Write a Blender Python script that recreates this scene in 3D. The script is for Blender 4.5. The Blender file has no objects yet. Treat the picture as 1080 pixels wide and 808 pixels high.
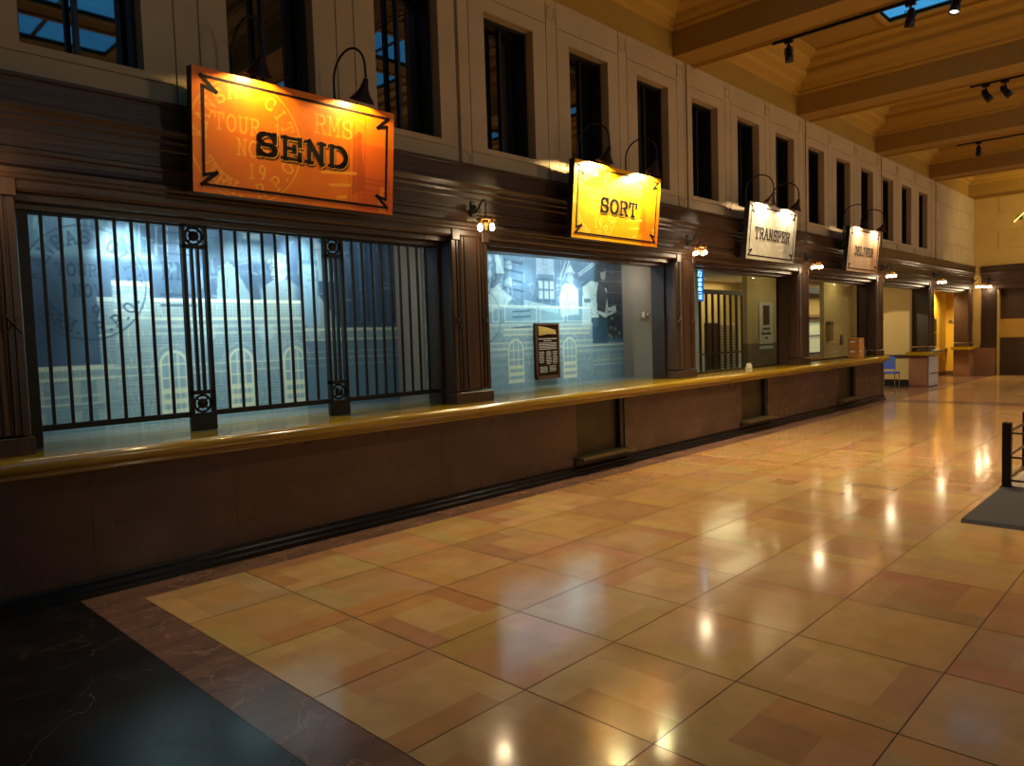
import bpy, math, random
import numpy as np
from mathutils import Vector, Matrix
random.seed(7)
SC = bpy.context.scene
COL = SC.collection
PI = math.pi

# ------------------------------------------------------------------ materials
def lin(c):
    c = [v / 255.0 for v in c]
    return tuple(v / 12.92 if v <= 0.04045 else ((v + 0.055) / 1.055) ** 2.4 for v in c)

MATS = {}
def mat(name, rgb, rough=0.5, metal=0.0, var=0.0, scale=(6, 6, 6), bump=0.0, spec=0.5, coat=0.0,
        rgb2=None, vein=None, vein_scale=1.5, vein_w=0.02, detail=5, attr=None, rvar=0.0):
    if name in MATS: return MATS[name]
    m = bpy.data.materials.new(name); m.use_nodes = True
    nt = m.node_tree; b = nt.nodes['Principled BSDF']
    b.inputs['Roughness'].default_value = rough
    b.inputs['Metallic'].default_value = metal
    b.inputs['Specular IOR Level'].default_value = spec
    b.inputs['Coat Weight'].default_value = coat
    b.inputs['Coat Roughness'].default_value = 0.08
    c1 = (*lin(rgb), 1)
    tc = nt.nodes.new('ShaderNodeTexCoord'); mp = nt.nodes.new('ShaderNodeMapping')
    mp.inputs['Scale'].default_value = scale
    nt.links.new(tc.outputs['Object'], mp.inputs['Vector'])
    no = nt.nodes.new('ShaderNodeTexNoise'); no.inputs['Scale'].default_value = 1.0
    no.inputs['Detail'].default_value = detail; no.inputs['Roughness'].default_value = 0.6
    nt.links.new(mp.outputs['Vector'], no.inputs['Vector'])
    src = None
    if attr:
        at = nt.nodes.new('ShaderNodeAttribute'); at.attribute_name = attr
        src = at.outputs['Color']
    if var > 0 or rgb2:
        mx = nt.nodes.new('ShaderNodeMix'); mx.data_type = 'RGBA'
        rp = nt.nodes.new('ShaderNodeMapRange')
        rp.inputs[1].default_value = 0.32; rp.inputs[2].default_value = 0.68
        nt.links.new(no.outputs['Fac'], rp.inputs[0])
        nt.links.new(rp.outputs[0], mx.inputs['Factor'])
        if attr:
            mx.blend_type = 'MULTIPLY'
            v = nt.nodes.new('ShaderNodeMix'); v.data_type = 'RGBA'
            v.inputs[6].default_value = (1 - var, 1 - var, 1 - var, 1); v.inputs[7].default_value = (1 + var, 1 + var, 1 + var, 1)
            nt.links.new(rp.outputs[0], v.inputs['Factor'])
            mx.inputs['Factor'].default_value = 1.0
            for l in list(mx.inputs['Factor'].links): nt.links.remove(l)
            nt.links.new(src, mx.inputs[6]); nt.links.new(v.outputs[2], mx.inputs[7])
        else:
            c2 = (*lin(rgb2), 1) if rgb2 else (*[x * (1 - var) for x in c1[:3]], 1)
            mx.inputs[6].default_value = c1; mx.inputs[7].default_value = c2
        src = mx.outputs[2]
    if vein:
        vo = nt.nodes.new('ShaderNodeTexNoise'); vo.inputs['Scale'].default_value = vein_scale
        vo.inputs['Detail'].default_value = 8; vo.inputs['Distortion'].default_value = 1.2
        nt.links.new(tc.outputs['Object'], vo.inputs['Vector'])
        s = nt.nodes.new('ShaderNodeMath'); s.operation = 'SUBTRACT'; s.inputs[1].default_value = 0.5
        a = nt.nodes.new('ShaderNodeMath'); a.operation = 'ABSOLUTE'
        r = nt.nodes.new('ShaderNodeMapRange'); r.inputs[1].default_value = 0.0; r.inputs[2].default_value = vein_w
        r.inputs[3].default_value = 0.6; r.inputs[4].default_value = 0.0
        nt.links.new(vo.outputs['Fac'], s.inputs[0]); nt.links.new(s.outputs[0], a.inputs[0]); nt.links.new(a.outputs[0], r.inputs[0])
        mv = nt.nodes.new('ShaderNodeMix'); mv.data_type = 'RGBA'
        if src is not None: nt.links.new(src, mv.inputs[6])
        else: mv.inputs[6].default_value = c1
        mv.inputs[7].default_value = (*lin(vein), 1)
        nt.links.new(r.outputs[0], mv.inputs['Factor'])
        src = mv.outputs[2]
    if src is not None: nt.links.new(src, b.inputs['Base Color'])
    else: b.inputs['Base Color'].default_value = c1
    if rvar > 0:
        n2 = nt.nodes.new('ShaderNodeTexNoise'); n2.inputs['Scale'].default_value = 2.2; n2.inputs['Detail'].default_value = 6
        nt.links.new(tc.outputs['Object'], n2.inputs['Vector'])
        r2 = nt.nodes.new('ShaderNodeMapRange'); r2.inputs[1].default_value = .3; r2.inputs[2].default_value = .7
        r2.inputs[3].default_value = rough - rvar; r2.inputs[4].default_value = rough + rvar
        nt.links.new(n2.outputs['Fac'], r2.inputs[0]); nt.links.new(r2.outputs[0], b.inputs['Roughness'])
    if bump > 0:
        bp = nt.nodes.new('ShaderNodeBump'); bp.inputs['Strength'].default_value = bump; bp.inputs['Distance'].default_value = 0.01
        nt.links.new(no.outputs['Fac'], bp.inputs['Height']); nt.links.new(bp.outputs['Normal'], b.inputs['Normal'])
    MATS[name] = m
    return m

def emis(name, rgb, s):
    if name in MATS: return MATS[name]
    m = bpy.data.materials.new(name); m.use_nodes = True
    b = m.node_tree.nodes['Principled BSDF']
    b.inputs['Base Color'].default_value = (*lin(rgb), 1)
    b.inputs['Emission Color'].default_value = (*lin(rgb), 1)
    b.inputs['Emission Strength'].default_value = s
    MATS[name] = m; return m

def glass(name, tint=(235, 240, 240), refl=0.12, rough=0.01):
    if name in MATS: return MATS[name]
    m = bpy.data.materials.new(name); m.use_nodes = True
    nt = m.node_tree; nt.nodes.clear()
    o = nt.nodes.new('ShaderNodeOutputMaterial'); t = nt.nodes.new('ShaderNodeBsdfTransparent')
    g = nt.nodes.new('ShaderNodeBsdfGlossy'); mx = nt.nodes.new('ShaderNodeMixShader')
    t.inputs[0].default_value = (*lin(tint), 1); g.inputs['Roughness'].default_value = rough
    lw = nt.nodes.new('ShaderNodeLayerWeight'); lw.inputs[0].default_value = 0.5
    pw = nt.nodes.new('ShaderNodeMath'); pw.operation = 'POWER'; pw.inputs[1].default_value = 5.0
    ml = nt.nodes.new('ShaderNodeMath'); ml.operation = 'ADD'; ml.inputs[1].default_value = refl
    nt.links.new(lw.outputs['Facing'], pw.inputs[0]); nt.links.new(pw.outputs[0], ml.inputs[0]); nt.links.new(ml.outputs[0], mx.inputs[0])
    nt.links.new(t.outputs[0], mx.inputs[1]); nt.links.new(g.outputs[0], mx.inputs[2]); nt.links.new(mx.outputs[0], o.inputs[0])
    MATS[name] = m; return m

WOODZ = mat('dark_wood_upright', (66, 43, 28), 0.36, var=0.55, scale=(38, 38, 1.6), bump=0.25, spec=0.5)
WOODX = mat('dark_wood_level', (66, 43, 28), 0.36, var=0.55, scale=(1.6, 38, 38), bump=0.25, spec=0.5)
WOODI = mat('dark_wood_interior', (34, 20, 14), 0.45, var=0.5, scale=(20, 20, 2))
CREAM = mat('cream_stone', (174, 148, 112), 0.75, var=0.16, scale=(1.2, 1.2, 1.6), bump=0.06)
CREAM_FAR_LIT = mat('cream_stone_far_lit', (180, 146, 82), 0.75, var=0.14, scale=(1.2, 1.2, 1.6), bump=0.05)  # same cream stone, yellow light of the far end put into its colour
PLASTER = mat('ceiling_plaster', (150, 112, 36), 0.8, var=0.12, scale=(1, 1, 1))
PLASTER_D = mat('ceiling_moulding', (164, 124, 42), 0.75)
MARBLE = mat('brown_marble', (86, 60, 50), 0.3, var=0.35, scale=(1.1, 1.1, 1.4), detail=7, rvar=0.08, rgb2=(66, 47, 36))
MARBLE_L = mat('pink_marble', (140, 96, 74), 0.3, var=0.3, scale=(1.5, 1.5, 1.5), detail=7)
ONYX = mat('gold_onyx', (158, 124, 20), 0.14, scale=(.8, 14, 14), spec=0.9, rgb2=(122, 92, 14))
BLACKSTONE = mat('black_stone', (16, 15, 16), 0.25, var=0.3)
TILE = mat('floor_tiles', (190, 130, 70), 0.15, var=0.10, scale=(5, 5, 5), attr='Col', spec=0.5, detail=8, rvar=0.04, bump=0.02, coat=.35)
GROUT = mat('floor_grout', (96, 62, 36), 0.7)
BORDER = mat('floor_border_marble', (124, 88, 72), 0.22, rgb2=(92, 66, 54), scale=(2, 5, 2), vein=(170, 120, 96), vein_scale=2.6, vein_w=0.012, detail=8, rvar=.06)
BLACKM = mat('floor_black_marble', (22, 18, 16), 0.24, rgb2=(14, 12, 12), vein=(110, 92, 76), vein_scale=0.55, vein_w=0.0016, rvar=.06)
METAL = mat('black_iron', (20, 17, 15), 0.45, metal=0.4)
BRONZE = mat('dark_bronze', (58, 34, 18), 0.4, metal=0.7, var=.3)
BRASS = mat('brass', (150, 108, 44), 0.32, metal=0.9, var=.3, scale=(30, 30, 30))
STEEL = mat('brushed_steel', (236, 236, 242), 0.4, metal=0.5, var=.2, scale=(2, 2, 40))  # base whitened and less metallic, so the colour carries a bright reflection
WINFRAME = mat('window_frame_black', (10, 9, 8), 0.4)
WINGLASS = mat('window_glass_dark', (138, 138, 142), 0.02, metal=0.98, var=.3, scale=(1.2, 1.2, 1.2), bump=.002)
CLEAR = glass('clear_glass', refl=0.03)
SKYGLASS = glass('skylight_glass', (225, 240, 250), refl=0.0)
GREYWALL = mat('grey_plaster', (150, 148, 140), 0.8, var=.05)
BEIGE = mat('beige_plaster', (196, 170, 112), 0.8, var=.05)
BEIGE_D = mat('beige_wainscot', (128, 108, 74), 0.7, var=.05)
YELLOW = mat('yellow_plaster', (222, 172, 44), 0.75, var=.05)
SHUTTER = mat('brown_shutter', (62, 38, 16), 0.6, var=.3, scale=(2, 2, 2))
TAN = mat('tan_shutter_band', (168, 126, 52), 0.6)
TREAD = mat('bronze_tread', (120, 104, 66), 0.4, metal=0.6, var=.4, scale=(60, 60, 60))
NICHE = mat('green_brown_metal', (70, 56, 32), 0.4, metal=0.3, var=.3, scale=(4, 4, 4))
BULB = emis('warm_bulb', (255, 232, 190), 22)
BULB2 = emis('lamp_bulb', (255, 214, 130), 40)
WHITE = mat('white_plastic', (222, 220, 210), 0.5)
BLACKP = mat('black_plastic', (18, 18, 20), 0.4)
BLUE = mat('blue_fabric', (60, 92, 190), 0.7, var=.1)
CHROME = mat('chair_chrome', (190, 184, 170), 0.25, metal=0.9)
CARD = mat('tan_wood_box', (196, 130, 58), 0.55, var=.2, scale=(3, 3, 20))
RUBBER = mat('grey_mat_rubber', (54, 48, 44), 0.85, var=.12, scale=(30, 30, 30), bump=.1)
LIGHTSTONE = mat('light_pebble_inlay', (190, 168, 140), 0.5, var=.35, scale=(30, 30, 30))

# ------------------------------------------------------------------ mesh builder
class MB:
    def __init__(s): s.v = []; s.f = []; s.m = []; s.sm = []
    def add(s, vs, fs, mi=0, smooth=False):
        o = len(s.v); s.v += [tuple(p) for p in vs]
        for f in fs: s.f.append(tuple(i + o for i in f)); s.m.append(mi); s.sm.append(smooth)
        return s
    def box(s, x0, x1, y0, y1, z0, z1, mi=0):
        v = [(x, y, z) for x in (x0, x1) for y in (y0, y1) for z in (z0, z1)]
        return s.add(v, [(0, 1, 3, 2), (4, 6, 7, 5), (0, 4, 5, 1), (2, 3, 7, 6), (0, 2, 6, 4), (1, 5, 7, 3)], mi)
    def cbox(s, x0, x1, y0, y1, z0, z1, c=0.004, mi=0):
        # chamfered box: profile in xz with chamfer, extruded along y
        pr = [(x0 + c, z0), (x1 - c, z0), (x1, z0 + c), (x1, z1 - c), (x1 - c, z1), (x0 + c, z1), (x0, z1 - c), (x0, z0 + c)]
        n = len(pr)
        inner = [(min(max(a, x0 + c), x1 - c), min(max(b, z0 + c), z1 - c)) for a, b in pr]
        v = [(a, y0, b) for a, b in inner] + [(a, y0 + c, b) for a, b in pr] + [(a, y1 - c, b) for a, b in pr] + [(a, y1, b) for a, b in inner]
        f = [tuple(range(n))]
        for k in range(3):
            for i in range(n):
                j = (i + 1) % n
                f.append((k * n + i, (k + 1) * n + i, (k + 1) * n + j, k * n + j))
        f.append(tuple(reversed(range(3 * n, 4 * n))))
        return s.add(v, f, mi)
    def prism(s, prof, a0, a1, axis='x', mi=0, smooth=False, closed=True, caps=True):
        n = len(prof)
        def P(a, p):
            if axis == 'x': return (a, p[0], p[1])
            if axis == 'y': return (p[0], a, p[1])
            return (p[0], p[1], a)
        v = [P(a0, p) for p in prof] + [P(a1, p) for p in prof]
        f = []
        for i in range(n if closed else n - 1):
            j = (i + 1) % n; f.append((i, j, n + j, n + i))
        s.add(v, f, mi, smooth)
        if caps and closed:
            s.add([P(a0, p) for p in prof], [tuple(range(n))], mi); s.add([P(a1, p) for p in prof], [tuple(reversed(range(n)))], mi)
        return s
    def tube(s, pts, r, n=10, mi=0, cap=True):
        pts = [Vector(p) for p in pts]; rs = r if isinstance(r, (list, tuple)) else [r] * len(pts)
        rings = []; up = None
        for i, p in enumerate(pts):
            d = (pts[min(i + 1, len(pts) - 1)] - pts[max(i - 1, 0)]).normalized()
            if up is None:
                up = Vector((0, 0, 1)) if abs(d.z) < 0.9 else Vector((1, 0, 0))
            a = d.cross(up).normalized(); up = a.cross(d).normalized()
            rings.append([p + (a * math.cos(2 * PI * k / n) + up * math.sin(2 * PI * k / n)) * rs[i] for k in range(n)])
        v = [q for R in rings for q in R]; f = []
        for i in range(len(rings) - 1):
            for k in range(n):
                l = (k + 1) % n; f.append((i * n + k, i * n + l, (i + 1) * n + l, (i + 1) * n + k))
        s.add(v, f, mi, True)
        if cap: s.add(rings[0], [tuple(reversed(range(n)))], mi); s.add(rings[-1], [tuple(range(n))], mi)
        return s
    def lathe(s, prof, c=(0, 0, 0), axis=(0, 0, 1), n=20, mi=0):
        ax = Vector(axis).normalized(); u = ax.orthogonal().normalized(); w = ax.cross(u); c = Vector(c)
        v = []; f = []
        for r, h in prof:
            for k in range(n): v.append(c + ax * h + (u * math.cos(2 * PI * k / n) + w * math.sin(2 * PI * k / n)) * r)
        for i in range(len(prof) - 1):
            for k in range(n):
                l = (k + 1) % n; f.append((i * n + k, i * n + l, (i + 1) * n + l, (i + 1) * n + k))
        return s.add(v, f, mi, True)
    def sphere(s, c, r, n=12, mi=0, sz=1.0):
        return s.lathe([(r * math.sin(PI * i / n) + 1e-5, -r * sz * math.cos(PI * i / n)) for i in range(n + 1)], c, n=n + 4, mi=mi)
    def torus(s, c, R, r, axis=(0, 1, 0), n=28, mi=0):
        ax = Vector(axis).normalized(); u = ax.orthogonal().normalized(); w = ax.cross(u); c = Vector(c)
        v = []; f = []; m = 8
        for i in range(n):
            d = u * math.cos(2 * PI * i / n) + w * math.sin(2 * PI * i / n)
            for k in range(m): v.append(c + d * (R + r * math.cos(2 * PI * k / m)) + ax * r * math.sin(2 * PI * k / m))
        for i in range(n):
            for k in range(m):
                j = (i + 1) % n; l = (k + 1) % m; f.append((i * m + k, i * m + l, j * m + l, j * m + k))
        return s.add(v, f, mi, True)
    def build(s, name, mats, parent=None, loc=None):
        me = bpy.data.meshes.new(name); me.from_pydata(s.v, [], s.f)
        if not isinstance(mats, (list, tuple)): mats = [mats]
        for m in mats: me.materials.append(m)
        me.polygons.foreach_set('material_index', s.m); me.polygons.foreach_set('use_smooth', s.sm)
        me.update()
        o = bpy.data.objects.new(name, me); COL.objects.link(o)
        if parent: o.parent = parent
        if loc: o.location = loc
        return o

def tag(o, label, cat, group=None, kind=None):
    o['label'] = label; o['category'] = cat
    if group: o['group'] = group
    if kind: o['kind'] = kind
    return o
def thing(name, label, cat, loc=(0, 0, 0), rot=(0, 0, 0), group=None):
    o = bpy.data.objects.new(name, None); COL.objects.link(o)
    o.location = loc; o.rotation_euler = rot; o.empty_display_size = 0.1
    return tag(o, label, cat, group)
def struct(o, label=None):
    o['kind'] = 'structure'
    if label: o['label'] = label
    return o
def light(name, kind, loc, energy, color, parent=None, size=0.05, aim=None, spot=60, blend=0.6, sx=None, sy=None):
    d = bpy.data.lights.new(name, kind); d.energy = energy; d.color = color
    if kind == 'POINT': d.shadow_soft_size = size
    if kind == 'SPOT': d.shadow_soft_size = size; d.spot_size = math.radians(spot); d.spot_blend = blend
    if kind == 'AREA':
        d.shape = 'RECTANGLE'; d.size = sx; d.size_y = sy
    o = bpy.data.objects.new(name, d); COL.objects.link(o); o.location = loc
    if aim is not None:
        o.rotation_euler = (Vector(aim) - Vector(loc)).to_track_quat('-Z', 'Y').to_euler()
    if parent: o.parent = parent
    return o
def copy_tree(o, parent=None):
    c = o.copy(); COL.objects.link(c)
    if parent: c.parent = parent
    for ch in o.children: copy_tree(ch, c)
    return c

# ------------------------------------------------------------------ slab-serif stroke letters (unit box)
def arc(cx, cy, rx, ry, a0, a1, n=14):
    return [(cx + rx * math.cos(math.radians(a0 + (a1 - a0) * i / n)), cy + ry * math.sin(math.radians(a0 + (a1 - a0) * i / n))) for i in range(n + 1)]
SF = .17
def sf(*pts): return [[(x - SF, y), (x + SF, y)] for x, y in pts]   # slab serifs
G = {
 'A': [[(.1, 0), (.5, 1)], [(.5, 1), (.9, 0)], [(.26, .36), (.74, .36)]] + sf((.12, 0), (.88, 0)),
 'C': [arc(.52, .5, .42, .5, 42, 318, 22), [(.84, .62), (.84, .98)], [(.84, .05), (.84, .3)]],
 'D': [[(.2, 0), (.2, 1)], [(.05, 1), (.45, 1)], [(.05, 0), (.45, 0)], arc(.45, .5, .45, .5, -90, 90, 18)],
 'E': [[(.2, 0), (.2, 1)], [(.05, 1), (.88, 1)], [(.05, 0), (.88, 0)], [(.2, .5), (.62, .5)], [(.88, 1), (.88, .74)], [(.88, 0), (.88, .28)], [(.62, .38), (.62, .62)]],
 'F': [[(.2, 0), (.2, 1)], [(.05, 1), (.88, 1)], [(.05, 0), (.42, 0)], [(.2, .5), (.62, .5)], [(.88, 1), (.88, .72)], [(.62, .38), (.62, .62)]],
 'I': [[(.5, 0), (.5, 1)], [(.3, 1), (.7, 1)], [(.3, 0), (.7, 0)]],
 'K': [[(.2, 0), (.2, 1)], [(.82, 1), (.22, .4)], [(.42, .58), (.85, 0)]] + sf((.2, 0), (.2, 1), (.84, 0), (.8, 1)),
 'L': [[(.25, 0), (.25, 1)], [(.05, 1), (.45, 1)], [(.05, 0), (.88, 0)], [(.88, 0), (.88, .32)]],
 'M': [[(.16, 0), (.16, 1)], [(.16, 1), (.5, .25)], [(.5, .25), (.84, 1)], [(.84, 1), (.84, 0)]] + sf((.16, 0), (.84, 0), (.1, 1), (.9, 1)),
 'N': [[(.2, 0), (.2, 1)], [(.2, 1), (.8, 0)], [(.8, 0), (.8, 1)], [(.02, 1), (.22, 1)]] + sf((.2, 0), (.8, 1)),
 'O': [arc(.5, .5, .42, .5, 0, 360, 28)],
 'P': [[(.2, 0), (.2, 1)], [(.05, 1), (.6, 1)], [(.2, .45), (.6, .45)], arc(.6, .725, .27, .275, -90, 90, 12), [(.05, 0), (.45, 0)]],
 'R': [[(.2, 0), (.2, 1)], [(.05, 1), (.58, 1)], [(.2, .5), (.58, .5)], arc(.58, .75, .27, .25, -90, 90, 12), [(.05, 0), (.42, 0)], [(.55, .5), (.84, 0)], [(.74, 0), (.98, 0)]],
 'S': [arc(.5, .74, .34, .26, 20, 270, 16) + arc(.5, .25, .36, .25, 90, -160, 16)[1:], [(.84, .66), (.84, 1)], [(.14, 0), (.14, .36)]],
 'T': [[(.5, 0), (.5, 1)], [(.08, 1), (.92, 1)], [(.08, 1), (.08, .7)], [(.92, 1), (.92, .7)], [(.3, 0), (.7, 0)]],
 'U': [[(.18, 1), (.18, .38)], arc(.5, .36, .32, .36, 180, 360, 14), [(.82, .36), (.82, 1)]] + sf((.18, 1), (.82, 1)),
 'V': [[(.12, 1), (.5, 0)], [(.5, 0), (.88, 1)]] + sf((.14, 1), (.86, 1)),
 'Y': [[(.12, 1), (.5, .5)], [(.5, .5), (.88, 1)], [(.5, .5), (.5, 0)], [(.3, 0), (.7, 0)]] + sf((.14, 1), (.86, 1)),
 '1': [[(.52, 0), (.52, 1)], [(.52, 1), (.3, .86)], [(.28, 0), (.76, 0)]],
 '9': [arc(.5, .7, .32, .3, 0, 360, 18), arc(.3, .7, .52, .7, 0, -75, 12)],
 '.': [[(.42, .05), (.58, .05)], [(.42, .0), (.58, .0)]],
 'H': [[(.2, 0), (.2, 1)], [(.8, 0), (.8, 1)], [(.2, .5), (.8, .5)]],
 'a': [arc(.5, .3, .3, .3, 0, 360, 14), [(.8, 0), (.8, .6)]],
 'e': [arc(.5, .32, .34, .32, 0, 310, 14), [(.18, .32), (.82, .32)]],
 's': [arc(.5, .47, .28, .16, 30, 270, 8) + arc(.5, .16, .3, .16, 90, -150, 8)[1:]],
 'l': [[(.5, 0), (.5, 1)]],
}
def glyph_strokes(ch, x, y, w, h):
    return [[(x + px * w, y + py * h) for px, py in st] for st in G.get(ch, [])]
def text_strokes(txt, x, y, w, h, adv=None):
    adv = adv or w * 1.12; out = []
    for i, ch in enumerate(txt):
        if ch != ' ': out += glyph_strokes(ch, x + i * adv, y, w, h)
    return out
def arc_text(txt, cx, cy, R, a0, step, w, h, inward=False):
    out = []
    for i, ch in enumerate(txt):
        if ch == ' ': continue
        a = math.radians(a0 + step * i)
        for st in glyph_strokes(ch, -w / 2, -h / 2, w, h):
            if not inward:   # top of letters outward, text runs clockwise
                ux, uy = math.cos(a), math.sin(a); tx, ty = math.sin(a), -math.cos(a)
            else:            # letters upright along the bottom
                ux, uy = -math.cos(a), -math.sin(a); tx, ty = -math.sin(a), math.cos(a)
            out.append([(cx + R * math.cos(a) + p * tx + q * ux, cy + R * math.sin(a) + p * ty + q * uy) for p, q in st])
    return out
def stroke_mesh(mb, strokes, t, y=0.0, depth=0.004, mi=0, th=None):
    """thick flat letters standing on the XZ plane; verticals t wide, horizontals th wide"""
    th = th or t
    for st in strokes:
        for (ax, az), (bx, bz) in zip(st[:-1], st[1:]):
            dx, dz = bx - ax, bz - az; L = math.hypot(dx, dz)
            if L < 1e-7: continue
            dx /= L; dz /= L
            w = (t * abs(dz) + th * abs(dx)) / 2; e = w * 0.55 if len(st) > 3 else w * .95
            px, pz = -dz * w, dx * w
            q = [(ax - dx * e + px, az - dz * e + pz), (ax - dx * e - px, az - dz * e - pz), (bx + dx * e - px, bz + dz * e - pz), (bx + dx * e + px, bz + dz * e + pz)]
            mb.add([(a, y - depth, b) for a, b in q] + [(a, y, b) for a, b in q],
                   [(0, 1, 2, 3), (0, 4, 5, 1), (1, 5, 6, 2), (2, 6, 7, 3), (3, 7, 4, 0)], mi)

# ------------------------------------------------------------------ printed pictures (colour per mesh point, drawn here)
class Canvas:
    def __init__(s, x0, x1, z0, z1, cell, base):
        s.x0, s.z0, s.c = x0, z0, cell
        s.w = int(round((x1 - x0) / cell)) + 1; s.h = int(round((z1 - z0) / cell)) + 1
        s.X, s.Z = np.meshgrid(x0 + np.arange(s.w) * (x1 - x0) / (s.w - 1), z0 + np.arange(s.h) * (z1 - z0) / (s.h - 1))
        s.a = np.zeros((s.h, s.w, 3)); s.a[:] = base
    def put(s, m, col, al=1.0):
        m = np.clip(m, 0, 1)[..., None] * al
        s.a = s.a * (1 - m) + np.array(col, float) * m
    def rect(s, x0, x1, z0, z1, col, al=1.0, soft=None):
        e = soft or s.c
        m = np.clip((s.X - x0) / e + .5, 0, 1) * np.clip((x1 - s.X) / e + .5, 0, 1) * np.clip((s.Z - z0) / e + .5, 0, 1) * np.clip((z1 - s.Z) / e + .5, 0, 1)
        s.put(m, col, al)
    def ell(s, cx, cz, rx, rz, col, al=1.0, soft=None):
        e = soft or s.c
        d = (1 - np.sqrt(((s.X - cx) / rx) ** 2 + ((s.Z - cz) / rz) ** 2)) * min(rx, rz)
        s.put(d / e + .5, col, al)
    def ring(s, cx, cz, rx, rz, t, col, al=1.0, half=None):
        d = np.abs(np.sqrt(((s.X - cx) / rx) ** 2 + ((s.Z - cz) / rz) ** 2) - 1) * min(rx, rz)
        m = np.clip((t / 2 - d) / s.c + .5, 0, 1)
        if half == 'up': m = m * (s.Z > cz)
        s.put(m, col, al)
    def line(s, a, b, t, col, al=1.0):
        (ax, az), (bx, bz) = a, b; p = t + 2 * s.c
        i0 = max(0, int((min(ax, bx) - p - s.x0) / s.c)); i1 = min(s.w, int((max(ax, bx) + p - s.x0) / s.c) + 2)
        j0 = max(0, int((min(az, bz) - p - s.z0) / s.c)); j1 = min(s.h, int((max(az, bz) + p - s.z0) / s.c) + 2)
        if i0 >= i1 or j0 >= j1: return
        X = s.X[j0:j1, i0:i1]; Z = s.Z[j0:j1, i0:i1]
        dx, dz = bx - ax, bz - az; L2 = dx * dx + dz * dz + 1e-12
        u = np.clip(((X - ax) * dx + (Z - az) * dz) / L2, 0, 1)
        d = np.hypot(X - ax - u * dx, Z - az - u * dz)
        m = np.clip((t / 2 - d) / s.c + .5, 0, 1)[..., None] * al
        s.a[j0:j1, i0:i1] = s.a[j0:j1, i0:i1] * (1 - m) + np.array(col, float) * m
    def strokes(s, sts, t, col, al=1.0):
        for st in sts:
            for a, b in zip(st[:-1], st[1:]): s.line(a, b, t, col, al)
    def poly(s, pts, col, al=1.0):
        m = np.zeros(s.X.shape, bool); n = len(pts)
        for i in range(n):
            (x1, z1), (x2, z2) = pts[i], pts[(i + 1) % n]
            c = ((z1 > s.Z) != (z2 > s.Z)) & (s.X < (x2 - x1) * (s.Z - z1) / ((z2 - z1) if abs(z2 - z1) > 1e-9 else 1e-9) + x1)
            m ^= c
        s.put(m.astype(float), col, al)
    def noise(s, amp, cells, seed=0, colour=False):
        r = np.random.default_rng(seed)
        gx = max(2, int((s.w * s.c) / cells) + 2); gz = max(2, int((s.h * s.c) / cells) + 2)
        g = r.uniform(-1, 1, (gz, gx))
        u = np.linspace(0, gx - 1.001, s.w); v = np.linspace(0, gz - 1.001, s.h)
        iu = u.astype(int); iv = v.astype(int); fu = u - iu; fv = (v - iv)[:, None]
        n = (g[iv][:, iu] * (1 - fu) + g[iv][:, iu + 1] * fu) * (1 - fv) + (g[iv + 1][:, iu] * (1 - fu) + g[iv + 1][:, iu + 1] * fu) * fv
        s.a = s.a + (n * amp)[..., None]
    def build(s, name, material, y, parent=None, extra=None):
        n = s.w * s.h
        co = np.stack([s.X.ravel(), np.full(n, y), s.Z.ravel()], -1)
        i = np.arange(s.w - 1)[None, :] + np.arange(s.h - 1)[:, None] * s.w
        q = np.stack([i, i + 1, i + 1 + s.w, i + s.w], -1).reshape(-1, 4)
        me = bpy.data.meshes.new(name)
        me.vertices.add(n); me.vertices.foreach_set('co', co.ravel())
        me.loops.add(q.size); me.loops.foreach_set('vertex_index', q.ravel())
        me.polygons.add(len(q)); me.polygons.foreach_set('loop_start', np.arange(0, q.size, 4)); me.update(calc_edges=True)
        at = me.color_attributes.new('Col', 'FLOAT_COLOR', 'POINT')
        a = np.clip(s.a, 0, 255) / 255; a = np.where(a <= .04045, a / 12.92, ((a + .055) / 1.055) ** 2.4)
        at.data.foreach_set('color', np.concatenate([a.reshape(-1, 3), np.ones((n, 1))], 1).ravel())
        me.materials.append(material)
        o = bpy.data.objects.new(name, me); COL.objects.link(o)
        if parent: o.parent = parent
        return o
PRINT = mat('printed_vinyl', (128, 128, 128), 0.55, var=0.02, attr='Col', spec=0.3)
SIGNPRINT = mat('printed_sign_face', (128, 128, 128), 0.42, var=0.02, attr='Col', spec=0.4)

# ================================================================== SETTING
T = 0.7475; FX0, FY0 = 1.822, 5.45
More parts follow.
